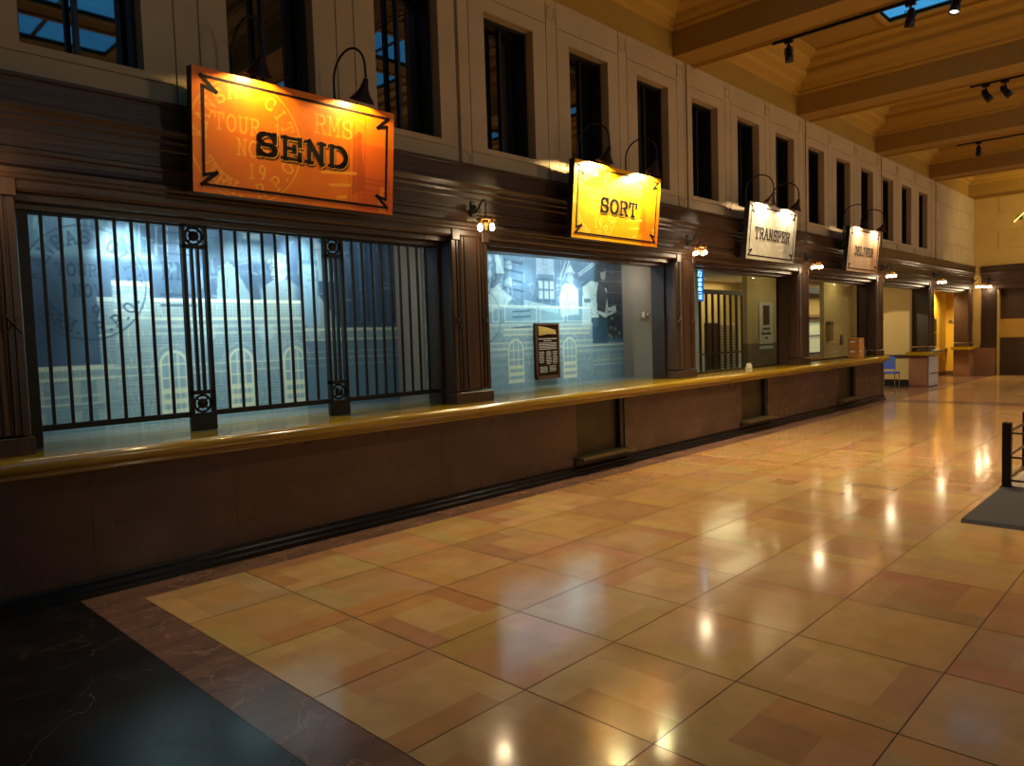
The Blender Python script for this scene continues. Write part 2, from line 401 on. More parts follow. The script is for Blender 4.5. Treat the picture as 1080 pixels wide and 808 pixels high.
# ---- floor
fb = MB(); cols = []
fb.box(-5, 40, -7, 10.2, -0.3, -0.003, 1); cols += [(1, 1, 1)] * 6
pal = [(190, 146, 90), (188, 143, 88), (185, 139, 86), (182, 134, 85), (189, 146, 96), (174, 126, 82), (184, 142, 96), (195, 151, 97), (182, 133, 84), (188, 143, 90), (186, 141, 91)]
rnd = random.Random(4)
def piece(x0, x1, y0, y1, c=None, mi=0):
    fb.add([(x0, y0, 0), (x1, y0, 0), (x1, y1, 0), (x0, y1, 0)], [(0, 1, 2, 3)], mi)
    cols.append(lin(c or (128, 128, 128)))
g = 0.0035
def tiles(xa, nx, ya, ny):
    for i in range(nx):
        for j in range(ny):
            x0, x1 = xa + i * T + g, xa + (i + 1) * T - g; y1, y0 = ya - j * T - g, ya - (j + 1) * T + g
            if rnd.random() < .12:
                piece(x0, x1, y0, y1, pal[rnd.randrange(len(pal))]); continue
            s = (x1 - x0); a = s * rnd.choice([.22, .26, .3])
            c = [pal[rnd.randrange(len(pal))] for _ in range(3)]
            cc = [c[0], c[0], c[1], c[1]] if rnd.random() < .6 else [c[0], c[1], c[0], c[1]]
            cc = [tuple(max(0, min(255, v + rnd.randint(-6, 6))) for v in q) for q in cc]
            if rnd.random() < .5:
                piece(x0, x1 - a, y0, y0 + a, cc[0]); piece(x1 - a, x1, y0, y1 - a, cc[1]); piece(x0 + a, x1, y1 - a, y1, cc[2]); piece(x0, x0 + a, y0 + a, y1, cc[3])
            else:
                piece(x0 + a, x1, y0, y0 + a, cc[0]); piece(x1 - a, x1, y0 + a, y1, cc[1]); piece(x0, x1 - a, y1 - a, y1, cc[2]); piece(x0, x0 + a, y0, y1 - a, cc[3])
            piece(x0 + a, x1 - a, y0 + a, y1 - a, c[2])
NX = 22; XE = FX0 + NX * T                      # 18.27
tiles(FX0, NX, FY0, 16)
XB = XE + 0.75
tiles(XB, 13, FY0, 16)
piece(1.5, XE, FY0 + .001, 5.75, mi=2)          # border along the counter
for k in range(12): piece(1.5, FX0 - .002, FY0 - (k + 1) * 1.05 + .002, FY0 - k * 1.05, mi=2)
piece(XE + .004, XB - .004, -6.9, 5.75, mi=2)
piece(XB, 29, FY0 + .002, 5.75, mi=2)
piece(-5, 1.497, -7, 5.9, mi=3)
piece(1.5, XE, 5.752, 5.9, mi=3)
piece(XE, 29, 5.752, 10.2, mi=2); piece(-5, XE, 5.9, 10.2, mi=3)
fl = fb.build('floor', [TILE, GROUT, BORDER, BLACKM])
at = fl.data.color_attributes.new('Col', 'FLOAT_COLOR', 'CORNER')
buf = []
for p, c in zip(fl.data.polygons, cols): buf += [*c, 1] * p.loop_total
at.data.foreach_set('color', buf)
struct(fl)

# ---- left wall: cream upper storey with fifteen windows
WC0, WP = 1.855, 1.515; WW = 0.4135; SILL, HEAD = 3.92, 5.45
wm = MB(); FY = 6.05
ks = list(range(-3, 15)); last = WC0 + 14 * WP + WP / 2
SB = 6.064
wm.box(-5, 29.4, SB, 6.6, 3.6, SILL); wm.box(-5, 29.4, SB, 6.6, HEAD, 7.1)
e = -5
for k in ks:
    c = WC0 + k * WP; wm.box(e, c - WW, SB, 6.6, SILL, HEAD); e = c + WW
wm.box(e, 29.4, SB, 6.6, SILL, HEAD)
g2 = 0.006
for k in ks:
    c = WC0 + k * WP; L, Rr = c - WP / 2 + .1 + g2, c + WP / 2 - .1 - g2
    wm.box(L, c - WW, FY, SB, 3.858, 5.6); wm.box(c + WW, Rr, FY, SB, 3.858, 5.6)
    wm.box(c - WW, c + WW, FY, SB, 3.858, SILL); wm.box(c - WW, c + WW, FY, SB, HEAD, 5.6)
    wm.box(L, Rr, FY, SB, 3.64, 3.846); wm.box(L, Rr, FY, SB, 5.612, 5.95)
    wm.box(Rr + 2 * g2, c + WP / 2 + .1 - g2, FY, SB, 3.64, 5.95)
for j in range(4):
    for i in range(5):
        xa = last + .12 + i * 1.1 - (.5 if j % 2 else 0); xb = xa + 1.09
        xa = max(xa, last + .12); xb = min(xb, 29.0)
        if xb > xa: wm.box(xa, xb, FY, SB, 3.66 + j * .57, 3.66 + (j + 1) * .57 - .01)
wall_left = struct(wm.build('wall_left', CREAM))
rm = MB()
for k in ks:
    c = WC0 + k * WP + WP / 2
    for z in (3.755, 5.755):
        rm.torus((c, FY - .001, z), .075, .011); rm.torus((c, FY - .001, z), .056, .005)
        for s in (-1, 1): rm.box(c + s * .088 - .006, c + s * .088 + .006, FY - .006, FY, z - .1, z + .1)
        rm.box(c - .094, c + .094, FY - .006, FY, z + .094, z + .106)
ro = rm.build('rosette_moulding', CREAM, wall_left); ro['kind'] = 'stuff'

n = 0
for k in ks:
    c = WC0 + k * WP
    if c + WW < 0.3: continue
    n += 1
    y0 = 6.175
    wf = MB()
    wf.box(c - WW, c - WW + .035, y0, y0 + .1, SILL, HEAD); wf.box(c + WW - .035, c + WW, y0, y0 + .1, SILL, HEAD)
    wf.box(c - WW, c + WW, y0, y0 + .1, SILL, SILL + .04); wf.box(c - WW, c + WW, y0, y0 + .1, HEAD - .04, HEAD)
    w = wf.build('window_%d' % n, WINFRAME); struct(w)
    m_ = MB(); m_.box(c - .016, c + .016, y0 + .03, y0 + .09, SILL + .04, HEAD - .04); m_.build('mullion', WINFRAME, w)
    gl = MB(); gl.box(c - WW, c + WW, y0 + .16, y0 + .17, SILL, HEAD); gl.build('pane', WINGLASS, w)
    lin_ = MB(); lin_.box(c - WW, c - WW + .008, y0 + .1, y0 + .16, SILL, HEAD); lin_.box(c + WW - .008, c + WW, y0 + .1, y0 + .16, SILL, HEAD)
    lin_.box(c - WW, c + WW, y0 + .1, y0 + .16, SILL, SILL + .01); lin_.build('inner_frame', WINFRAME, w)

# ---- conduits on the cream wall
def conduit(x, z0, z1, label):
    b = MB(); b.tube([(x, FY - .016, z0), (x, FY - .016, z1)], .013)
    for z in (z0 + .25, (z0 + z1) / 2, z1 - .25): b.box(x - .022, x + .022, FY - .012, FY, z - .012, z + .012)
    tag(b.build('conduit_pipe', CREAM), label, 'pipe', 'painted conduits running up the cream wall')
conduit(5.57, 3.68, 5.92, 'thin cream painted conduit on the wall between the large orange sign and the yellow sign')
conduit(10.36, 3.68, 5.92, 'thin cream painted conduit on the wall above the lamp cluster beside the yellow sign')
conduit(14.93, 3.68, 5.92, 'thin cream painted conduit on the wall just past the grey sign')
conduit(19.5, 3.68, 5.92, 'thin cream painted conduit on the wall just past the small pink sign')
conduit(24.3, 3.68, 5.92, 'thin cream painted conduit after the last dark window, nearest the far wall')

# ---- far wall, right wall, rear wall
f = MB()
FX = 29.0
f.box(FX + .012, FX + .4, -7.2, 6.06, 3.55, 7.1); f.box(FX + .012, FX + .4, 5.34, 6.5, 0, 3.7)
f.box(FX + .012, FX + .4, -7.2, -1.2, 0, 3.7)
for j in range(5):
    for i in range(9):
        ya = 6.05 - i * 1.55 - (.7 if j % 2 else 0); yb = ya - 1.54
        if j == 0 or True:
            ya = min(ya, 6.05); yb = max(yb, -7.0)
            if ya > yb: f.box(FX, FX + .012, yb, ya, 3.66 + j * .57, 3.66 + (j + 1) * .57 - .01)
f.box(FX, FX + .012, 5.83, 6.06, .95, 3.66)
struct(f.build('wall_far', CREAM_FAR_LIT))
r = MB(); r.box(-5.2, 29.4, -7.4, -7.0, 0, 7.1); struct(r.build('wall_right', CREAM))
r = MB(); r.box(-5.4, -5.0, -7.4, 10.2, 0, 7.1); struct(r.build('wall_rear', CREAM))

# ---- coffered ceiling
cm = MB(); ZB = 5.93
prof = [(0, ZB), (0, 6.30), (.05, 6.33), (.05, 6.37), (.14, 6.41), (.17, 6.47), (.30, 6.53), (.33, 6.58), (.33, 6.66), (.43, 6.72), (.46, 6.80), (.60, 6.84), (.60, 6.88)]
BX = [9.99 + 4.54 * k for k in range(-4, 5)]; BWd = .67
cuts = []
def coffer(x0, x1, y0, y1):
    loops = []
    for d, z in prof: loops.append([(x0 + d, y0 + d, z), (x1 - d, y0 + d, z), (x1 - d, y1 - d, z), (x0 + d, y1 - d, z)])
    for i in range(len(loops) - 1):
        a, b = loops[i], loops[i + 1]
        for k in range(4):
            l = (k + 1) % 4
            cm.add([a[k], a[l], b[l], b[k]], [(0, 1, 2, 3)], 0 if prof[i + 1][1] - prof[i][1] > .1 or i == 0 else 1)
    # flat field with skylight openings
    d = prof[-1][0]; z = prof[-1][1]; X0, X1, Y0, Y1 = x0 + d, x1 - d, y0 + d, y1 - d
    sx0, sx1 = (x0 + x1) / 2 - 1.1, (x0 + x1) / 2 + 1.1
    if x1 - x0 < 4.0 and False: pass
    ys = []
    yy = 4.12
    while yy - .98 > Y0 + .3: ys.append((yy - .98, yy)); yy -= 1.5
    cm.box(X0, sx0, Y0, Y1, z, z + .02); cm.box(sx1, X1, Y0, Y1, z, z + .02)
    last_y = Y1
    for a, b in ys:
        cm.box(sx0, sx1, b, last_y, z, z + .02); last_y = a
        # well
        cm.box(sx0 - .02, sx0, a, b, z, z + .05, 1); cm.box(sx1, sx1 + .02, a, b, z, z + .05, 1)
        cm.box(sx0, sx1, a - .02, a, z, z + .05, 1); cm.box(sx0, sx1, b, b + .02, z, z + .05, 1)
        for q in ((sx0 - .07, sx0, a - .07, b + .07), (sx1, sx1 + .07, a - .07, b + .07), (sx0, sx1, a - .07, a), (sx0, sx1, b, b + .07)):
            cm.box(*q, z - .03, z, 1)
        cuts.append((sx0, sx1, a, b, z + .03))
    cm.box(sx0, sx1, Y0, last_y, z, z + .02)
YC0, YC1 = -6.4, 6.045
for i in range(len(BX) - 1): coffer(BX[i] + BWd, BX[i + 1], YC0, YC1)
for i, bx in enumerate(BX):
    x1 = bx + BWd
    if i == len(BX) - 1: x1 = 29.1
    cm.add([(bx, YC0, ZB), (x1, YC0, ZB), (x1, YC1, ZB), (bx, YC1, ZB)], [(0, 3, 2, 1)])
    for s in ((x1 - .14, x1 - .12), (x1 - .05, x1)): cm.box(s[0], s[1], YC0, YC1, ZB - .018, ZB, 1)
cm.box(-5.2, 29.2, YC1 + .001, 6.2, ZB, ZB + .03); cm.box(-5.2, 29.2, -7.1, YC0, ZB, ZB + .03)
cm.box(-8.6, BX[0], -7, 6.1, ZB, ZB + .03)
struct(cm.build('ceiling', [PLASTER, PLASTER_D]))
# roof slab around the skylight wells keeps daylight out everywhere else
rf = MB()
xs = sorted({c[0] for c in cuts}); 
last_x = -6
for x0 in xs:
    x1 = x0 + 2.2
    rf.box(last_x, x0 - .02, -7.4, 10.4, 6.935, 6.95); last_x = x1 + .02
    yb = sorted([(c[2], c[3]) for c in cuts if c[0] == x0]); ly = -7.4
    for a, b in yb:
        rf.box(x0 - .02, x1 + .02, ly, a - .02, 6.935, 6.95); ly = b + .02
    rf.box(x0 - .02, x1 + .02, ly, 10.4, 6.935, 6.95)
    for a, b in yb:
        pass
rf.box(last_x, 42, -7.4, 10.4, 6.935, 6.95)
struct(rf.build('trim_1', PLASTER))
sk = 0
for (x0, x1, a, b, z) in cuts:
    sk += 1
    if x0 < -.5: continue
    m_ = MB(); m_.box((x0 + x1) / 2 - .03, (x0 + x1) / 2 + .03, a, b, z - .01, z + .01)
    for q in ((x0, x0 + .03, a, b), (x1 - .03, x1, a, b), (x0, x1, a, a + .03), (x0, x1, b - .03, b)): m_.box(*q, z - .01, z + .01)
    w = struct(m_.build('window_%d' % (30 + sk), METAL))
    p = MB(); p.box(x0, x1, a, b, z + .01, z + .014); p.build('pane', SKYGLASS, w)
# upper side walls of the roof space
q = MB(); q.box(-8.6, 42, 6.62, 6.7, 3.7, 7.1); struct(q.build('trim_2', PLASTER))

# ---- wood frieze (long moulded lintel) and pilasters
FR = [(6.45, 2.88), (6.0, 2.88), (5.985, 2.90), (5.985, 2.95), (5.965, 2.965), (5.965, 2.985), (5.95, 3.0), (5.95, 3.03), (5.965, 3.04), (5.985, 3.06), (5.99, 3.09),
      (5.99, 3.13), (5.975, 3.14), (5.975, 3.17), (5.99, 3.18), (5.99, 3.30), (5.98, 3.31), (5.98, 3.36), (5.965, 3.38), (5.965, 3.41), (5.95, 3.43), (5.93, 3.45), (5.93, 3.475), (5.945, 3.485), (5.945, 3.635), (5.925, 3.645), (5.925, 3.67), (6.45, 3.67)]
b = MB(); b.prism(FR, -5, 28.72, 'x'); struct(b.build('trim_3', WOODX))
PX = [0.79, 5.33, 9.89, 14.4, 18.95, 23.45, 28.05]; PWd = .55
tn = 4
def pilaster(x, z0, wd=PWd, y0=6.0, y1=6.43):
    global tn
    fl_ = [(0, y1), (0, y0 + .02), (.012, y0), (.055, y0), (.06, y0 + .014), (.075, y0 + .014), (.08, y0), (.098, y0), (.105, y0 + .02), (.118, y0 + .022), (.125, y0 + .01), (.15, y0 - .004), (.165, y0 - .004), (.172, y0 + .008), (.182, y0 + .008), (.19, y0 - .008)]
    fl_ = fl_ + [(wd - a, b_) for a, b_ in reversed(fl_)]
    b = MB(); b.prism([(x + a, y) for a, y in fl_], z0 + .14, 2.88, 'z')
    b.prism([(x + a, y - .0) for a, y in [(0.0, y1), (0.0, y0 - .02), (wd, y0 - .02), (wd, y1)]], z0, z0 + .02, 'z')
    b.cbox(x - .006, x + wd + .014, y0 - .014, y1, z0, z0 + .12, .004)
    o = struct(b.build('trim_%d' % tn, WOODZ)); tn += 1
    # top block and rosette crosses
    t = MB(); t.cbox(x + .0, x + .105, y0 - .03, y0 + .03, 2.84, 2.96, .004); t.cbox(x + wd - .105, x + wd, y0 - .03, y0 + .03, 2.84, 2.96, .004); t.build('corner_block', WOODZ, o)
    for xc in (x + .065, x + wd - .065):
        d = MB()
        for s in (-1, 1):
            d.tube([(xc - .045, y0 - .004, 1.96 - s * .06), (xc, y0 - .014, 1.96), (xc + .045, y0 - .004, 1.96 + s * .06)], .007, 6)
        d.sphere((xc, y0 - .012, 1.96), .016, 8); d.build('carved_rosette', WOODZ, o)
    return o
for i, x in enumerate(PX): pilaster(x, 1.05 if i < 5 else 1.0)
# inner head frames and jamb liners of the openings
for i in range(6):
    xa, xb = PX[i] + PWd, PX[i + 1]
    b = MB()
    b.box(xa, xb, 6.2, 6.43, 2.79, 2.88)
    b.box(xa, xb, 6.08, 6.2, 2.83, 2.88)
    if i < 4:
        b.box(xa, xa + .035, 6.2, 6.43, 1.05, 2.79); b.box(xb - .035, xb, 6.2, 6.43, 1.05, 2.79)
    struct(b.build('trim_%d' % tn, WOODX)); tn += 1
b = MB(); b.box(-5, .79, 6.02, 6.43, 1.05, 2.88); struct(b.build('trim_%d' % tn, WOODZ)); tn += 1

# ================================================================== SERVICE COUNTER
ct = thing('service_counter', 'long brown marble service counter with gold stone top running under all the wooden openings', 'counter', (0, 5.85, 0))
def K(mb, name, m): 
    o = mb.build(name, m); o.parent = ct; o.location = (0, -5.85, 0); return o
joints = [-4.98, -.6, 1.64, 2.72, 4.95]
niches = [(7.2, 8.25), (11.67, 12.68), (16.1, 17.1)]
def panel(x0, x1): 
    b = MB(); b.cbox(x0 + .0004, x1 - .0004, 5.85, 5.95, .1, .93, .001); K(b, 'marble_panel', MARBLE)
for a, b_ in zip(joints[:-1], joints[1:]): panel(a, b_)
panel(4.95, 7.2); panel(8.25, 9.96); panel(9.96, 11.67); panel(12.68, 14.4); panel(14.4, 16.1); panel(17.1, 18.9)
for (a, b_) in niches:
    b = MB(); b.box(a, b_, 5.93, 6.0, .1, .93); b.box(a, a + .02, 5.86, 5.93, .1, .93); K(b, 'recessed_panel', NICHE)
    b = MB(); b.box(b_ - .09, b_ - .005, 5.862, 5.93, .12, .93); K(b, 'niche_post', BLACKP)
    b = MB(); b.box(a - .06, b_ + .05, 5.69, 5.93, .19, .215)
    for k in range(28):
        xx = a - .05 + k * (b_ - a + .09) / 28; b.box(xx, xx + .018, 5.70, 5.9, .215, .222)
    K(b, 'foot_tread', TREAD)
    b = MB(); b.box(a - .06, b_ + .04, 5.82, 5.93, .116, .188); K(b, 'tread_base', BLACKP)
sk_ = [(5.95, 0), (5.765, 0), (5.765, .035), (5.80, .045), (5.80, .075), (5.835, .09), (5.84, .115), (5.95, .115)]
b = MB(); b.prism(sk_, -4.98, 18.93, 'x'); K(b, 'skirting', BLACKSTONE)
b = MB(); b.cbox(18.9, 19.0, 5.84, 6.43, 0, .93, .004); b.cbox(18.9, 19.02, 5.82, 6.45, 0, .12, .004); K(b, 'end_panel', MARBLE)
def bull(n=10):
    p = [(5.79, .905), (5.775, .905), (5.765, .915), (5.765, .925), (5.775, .935), (5.76, .94)]
    cy, cz, rr = 5.765, 1.0, .052
    for i in range(n + 1):
        a = math.radians(-95 - 175 * i / n); p.append((cy + .058 * math.cos(a), .995 + rr * math.sin(a)))
    return p
bp = bull()
b = MB(); b.prism(bp + [(6.6, 1.05), (6.6, .99), (5.9, .905)], -4.98, 19.0, 'x', smooth=True)
# rounded end
K(b, 'counter_top', ONYX)
b = MB(); b.prism([(x_, y_) for x_, y_ in [(19.0, 5.71), (19.05, 5.73), (19.07, 5.79), (19.07, 6.40), (19.0, 6.46)]], .94, 1.05, 'z'); K(b, 'rounded_end', ONYX)
b = MB(); b.box(-4.98, 11.19, 6.6, 7.195, .98, 1.05); K(b, 'inner_top', mat('inner_counter_stone', (118, 110, 92), .08, var=.2, scale=(3, 3, 3), spec=.8))

# ================================================================== DISPLAY ALCOVE
al = MB(); al.box(-5, 11.3, 7.2, 7.4, .9, 3.3); struct(al.build('wall_alcove', GREYWALL))
al = MB(); al.box(11.2, 11.3, 6.62, 7.2, 1.055, 3.6); al.box(11.2, 11.3, 7.2, 11.7, 0, 3.6); al.box(11.2, 11.3, 6.43, 6.62, 1.06, 3.6); struct(al.build('wall_alcove_end', GREYWALL))
al = MB(); al.box(-5, 11.2, 6.45, 7.2, 3.12, 3.3); struct(al.build('ceiling_alcove', GREYWALL))
al = MB(); al.box(1.2, 1.3, 6.44, 7.19, 1.055, 3.12); struct(al.build('wall_alcove_side', GREYWALL))

# ---- mural 1
DB, MBL, LB, PALE, YL = (44, 74, 100), (92, 128, 150), (150, 184, 196), (190, 210, 206), (196, 200, 160)
def building(c, x0, x1, ztop, seed, al=.75, brick=(188, 196, 170)):
    r = random.Random(seed)
    c.rect(x0, x1, 1.0, ztop, (120, 150, 160), .78)
    z = ztop; k = 0
    while z > 1.05:
        c.line((x0, z), (x1, z), .006, brick, al * r.uniform(.25, .7)); k += 1
        z -= r.choice([.022, .03, .036])
    z = ztop
    while z > 1.06:
        n_ = int((x1 - x0) / .05)
        for i in range(n_):
            if r.random() < .6:
                xx = x0 + (i + r.random()) * (x1 - x0) / n_
                c.line((xx, z), (xx, z - .045), .006, brick if r.random() < .6 else (70, 104, 132), al * r.uniform(.3, .8))
        z -= .05
    for zz in (ztop, ztop - .02, ztop - .26, ztop - .33, 1.6, 1.52): c.line((x0, zz), (x1, zz), .012, (206, 214, 190), .7)
def balus(c, x0, x1, z0, z1):
    n_ = int((x1 - x0) / .033)
    for i in range(n_): c.line((x0 + i * .033, z0), (x0 + i * .033, z1), .009, (176, 186, 160), .55)
    c.rect(x0, x1, z0 - .01, z0 + .012, (200, 204, 176), .7); c.rect(x0, x1, z1 - .012, z1 + .01, (200, 204, 176), .7)
def arch(c, cx, hw, ztop, zbot, al=.85):
    zc = ztop - hw; col = (206, 210, 174)
    c.rect(cx - hw, cx + hw, zbot, zc, (124, 156, 170), .8); c.ell(cx, zc, hw, hw, (124, 156, 170), .8)
    for rr in (1.0, 1.16): 
        c.ring(cx, zc, hw * rr, hw * rr, .022 if rr == 1 else .008, col if rr == 1 else (150, 176, 190), al, 'up')
    c.ring(cx, zc, hw * 1.5, hw * 1.5, .008, (170, 190, 196), .5, 'up'); c.ring(cx, zc, hw * 1.62, hw * 1.62, .006, (170, 190, 196), .4, 'up')
    for s in (-1, 1): c.line((cx + s * hw, zbot), (cx + s * hw, zc), .022, col, al)
    for u in (-.33, .33): c.line((cx + u * hw, zbot + .2), (cx + u * hw, ztop - .03), .014, col, al)
    for zz in (zc, zc - .13): c.line((cx - hw, zz), (cx + hw, zz), .014, col, al)
    for zz in (zbot + .22, zbot + .02, zbot + .12): c.rect(cx - hw, cx + hw, zz - .02, zz + .03, col, .8)
    for i in range(5):
        xx = cx - hw + (i + .5) * 2 * hw / 5; c.line((xx, zbot + .02), (xx, zbot + .22), .012, col, .6)
c = Canvas(1.3, 5.46, 1.05, 3.05, .0105, (58, 84, 108))
c.noise(10, .5, 1); c.noise(6, .12, 2)
c.rect(1.3, 1.75, 1.05, 3.05, (52, 76, 104), .5, .25)
for x, w, col in [(1.75, .10, 120), (2.0, .16, 150), (2.25, .12, 138), (2.5, .07, 120), (2.95, .05, 150), (3.05, .04, 170), (3.2, .14, 140), (3.45, .05, 110)]:
    c.rect(x - w / 2, x + w / 2, 2.62, 3.05, (col - 40, col, col + 10), .6, .06)
for x in (2.55, 2.62, 2.7, 2.8, 3.0, 3.08): c.line((x, 2.64), (x + .02, 3.05), .012, (150, 176, 186), .6)
c.rect(1.3, 2.7, 2.58, 2.64, (120, 156, 164), .6, .06); c.rect(2.5, 5.0, 2.50, 2.54, (104, 134, 150), .5, .04)
c.ell(2.03, 2.2, .10, .5, (84, 116, 132), .6, .15)
# right part: two mail clerks
c.rect(2.95, 4.2, 2.4, 3.05, (66, 92, 120), .5, .2)
c.rect(3.35, 3.9, 2.62, 2.80, (124, 156, 164), .5, .05); c.rect(3.55, 3.75, 2.85, 2.95, (150, 170, 170), .6, .03)
c.poly([(3.25, 2.2), (3.28, 2.5), (3.38, 2.62), (3.46, 2.55), (3.6, 2.3), (3.62, 2.2)], (126, 156, 162), .7)
c.poly([(3.72, 2.2), (3.74, 2.36), (3.86, 2.44), (4.05, 2.46), (4.2, 2.36), (4.26, 2.2), (4.3, 1.6), (3.7, 1.6)], (162, 184, 180), .55)
c.ell(3.94, 2.56, .10, .13, (150, 168, 160), .85); c.ell(3.91, 2.68, .125, .06, (110, 136, 146), .9)
c.poly([(3.8, 2.62), (3.9, 2.60), (3.96, 2.66), (3.86, 2.68)], (150, 172, 170), .8)
for p in [((3.86, 2.575), (3.895, 2.575)), ((3.845, 2.55), (3.84, 2.52)), ((3.86, 2.485), (3.89, 2.485))]: c.line(*p, .012, (52, 68, 84), .9)
c.ell(4.02, 2.56, .02, .035, (98, 116, 118), .9)
c.poly([(3.6, 2.55), (3.68, 2.60), (3.74, 2.45), (3.7, 2.2), (3.62, 2.2)], (50, 72, 92), .7)
c.rect(4.12, 5.46, 1.05, 3.05, (46, 68, 92), .75, .1)
for i, x in enumerate(np.arange(4.66, 5.46, .095)):
    c.rect(x, x + .035, 2.0, 3.05, (74, 98, 122) if i % 2 else (34, 50, 74), .7, .02)
c.rect(4.2, 4.42, 2.66, 3.05, (104, 142, 166), .8, .05); c.rect(4.2, 4.4, 1.95, 2.64, (130, 166, 184), .8, .05)
c.poly([(4.38, 2.9), (4.5, 2.85), (4.56, 2.6), (4.66, 2.55), (4.62, 2.45), (4.42, 2.46)], (160, 184, 188), .6)
c.poly([(4.44, 2.44), (4.6, 2.42), (4.62, 2.05), (4.5, 2.2)], (60, 84, 104), .8)
c.poly([(4.4, 2.3), (4.66, 2.0), (4.66, 1.9), (4.38, 1.95)], (168, 190, 190), .6)
r_ = random.Random(40)
for i in range(420):
    x, z = r_.uniform(1.3, 5.4), r_.uniform(2.25, 3.05)
    if x < 2.7 and z < 2.6: continue
    k_ = r_.choice([(120, 150, 162), (84, 112, 132), (44, 66, 90), (150, 176, 182), (60, 84, 108)])
    if r_.random() < .5: c.line((x, z), (x + r_.uniform(-.02, .16), z + r_.uniform(-.03, .03)), r_.uniform(.008, .02), k_, .4)
    else: c.line((x, z), (x + r_.uniform(-.02, .02), z + r_.uniform(.03, .18)), r_.uniform(.008, .025), k_, .35)
# drawing of the station front
building(c, 1.3, 2.3, 1.63, 1, .6); building(c, 2.17, 4.2, 2.23, 2, .8)
building(c, 2.3, 2.62, 2.38, 3, .9, (214, 214, 170)); building(c, 4.2, 5.46, 1.93, 4, .45, (132, 160, 176))
balus(c, 2.62, 4.2, 2.04, 2.22); balus(c, 1.3, 2.28, 1.52, 1.62); balus(c, 4.2, 5.46, 1.80, 1.92)
c.rect(4.2, 5.46, 1.05, 1.8, (58, 86, 108), .45)
for cx in (2.80, 3.47, 4.07): arch(c, cx, .12, 1.73, 1.13)
for x in (1.42, 1.62, 1.9, 2.12):
    c.rect(x, x + .09, 1.3, 1.5, (178, 190, 168), .45); c.rect(x, x + .09, 1.12, 1.24, (178, 190, 168), .4)
for x in (3.14, 3.76, 4.32): c.ell(x, 1.9, .07, .07, (150, 180, 186), .5); c.ring(x, 1.9, .08, .08, .01, (196, 206, 186), .5)
# postmark
ink = (34, 58, 82)
c.ring(2.10, 2.36, .49, .50, .014, ink, .75)
c.strokes(arc_text('KANSAS CITY', 2.10, 2.36, .40, 172, -16.5, .085, .11), .015, ink, .7)
c.strokes(text_strokes('TOUR 1', 1.86, 2.42, .07, .10, .085), .014, ink, .7)
c.strokes(text_strokes('NOV', 1.98, 2.24, .07, .10, .085), .014, ink, .7)
c.strokes(text_strokes('19', 2.04, 2.06, .065, .10, .085), .014, ink, .7)
c.strokes(arc_text('TERM. R.P.O.', 2.10, 2.36, .40, 212, 11.5, .075, .10, True), .015, ink, .7)
for i, z in enumerate((2.86, 2.76, 2.66)): c.line((2.74, z), (3.02, z - .005), .02, ink, .7)
c.strokes(text_strokes('EN', 2.74, 2.42, .10, .15, .13), .024, ink, .75)
for z in (2.27, 2.17): c.line((2.72, z), (3.05, z), .022, ink, .7)
mt = thing('wall_mural', 'blue printed mural with round postmark and station front, behind the barred opening', 'mural', (0, 0, 0), group=None)
o = c.build('printed_picture', PRINT, 7.188, mt)
b = MB(); b.box(1.3, 5.46, 7.19, 7.2, 1.05, 3.05); b.build('backing_board', GREYWALL, mt)
# ---- mural 2
c = Canvas(5.9, 10.15, 1.05, 3.05, .0125, (86, 122, 146))
c.noise(12, .5, 11); c.noise(7, .1, 12)
c.rect(5.9, 10.15, 2.2, 3.05, (84, 112, 142), .5, .2)
for i in range(5): c.line((7.35, 2.98 - i * .13), (7.72, 2.94 - i * .13), .03, (48, 74, 104), .8)
c.line((7.34, 3.0), (7.40, 2.2), .02, (60, 90, 118), .6); c.line((7.72, 3.0), (7.70, 2.2), .02, (60, 90, 118), .5)
r_ = random.Random(5)
for i in range(60): c.ell(r_.uniform(6.9, 7.5), r_.uniform(2.3, 3.0), r_.uniform(.015, .05), r_.uniform(.02, .07), r_.choice([(60, 90, 118), (168, 196, 204), (130, 164, 180)]), .6)
c.poly([(7.18, 2.9), (7.25, 2.92), (7.36, 2.66), (7.2, 2.66)], (168, 196, 204), .8)
c.poly([(6.95, 2.3), (7.2, 2.5), (7.45, 2.35), (7.4, 2.2), (6.95, 2.1)], (172, 206, 208), .7)
c.rect(8.02, 8.42, 2.68, 3.0, (140, 166, 190), .85); c.rect(8.0, 8.44, 2.28, 2.62, (66, 94, 124), .8)
for i in range(3):
    for j in range(2): c.rect(8.06 + i * .125, 8.155 + i * .125, 2.32 + j * .145, 2.44 + j * .145, (168, 194, 204), .85)
c.poly([(7.75, 2.3), (8.5, 2.2), (8.5, 2.1), (7.75, 2.2)], (160, 200, 204), .7); c.rect(7.7, 8.6, 1.98, 2.12, (104, 148, 164), .6, .05)
for p in [((8.55, 2.62), (8.78, 3.05)), ((8.62, 2.6), (8.86, 3.05)), ((9.0, 2.72), (9.55, 3.0)), ((9.02, 2.69), (9.6, 2.98))]: c.line(*p, .022, (176, 196, 206), .8)
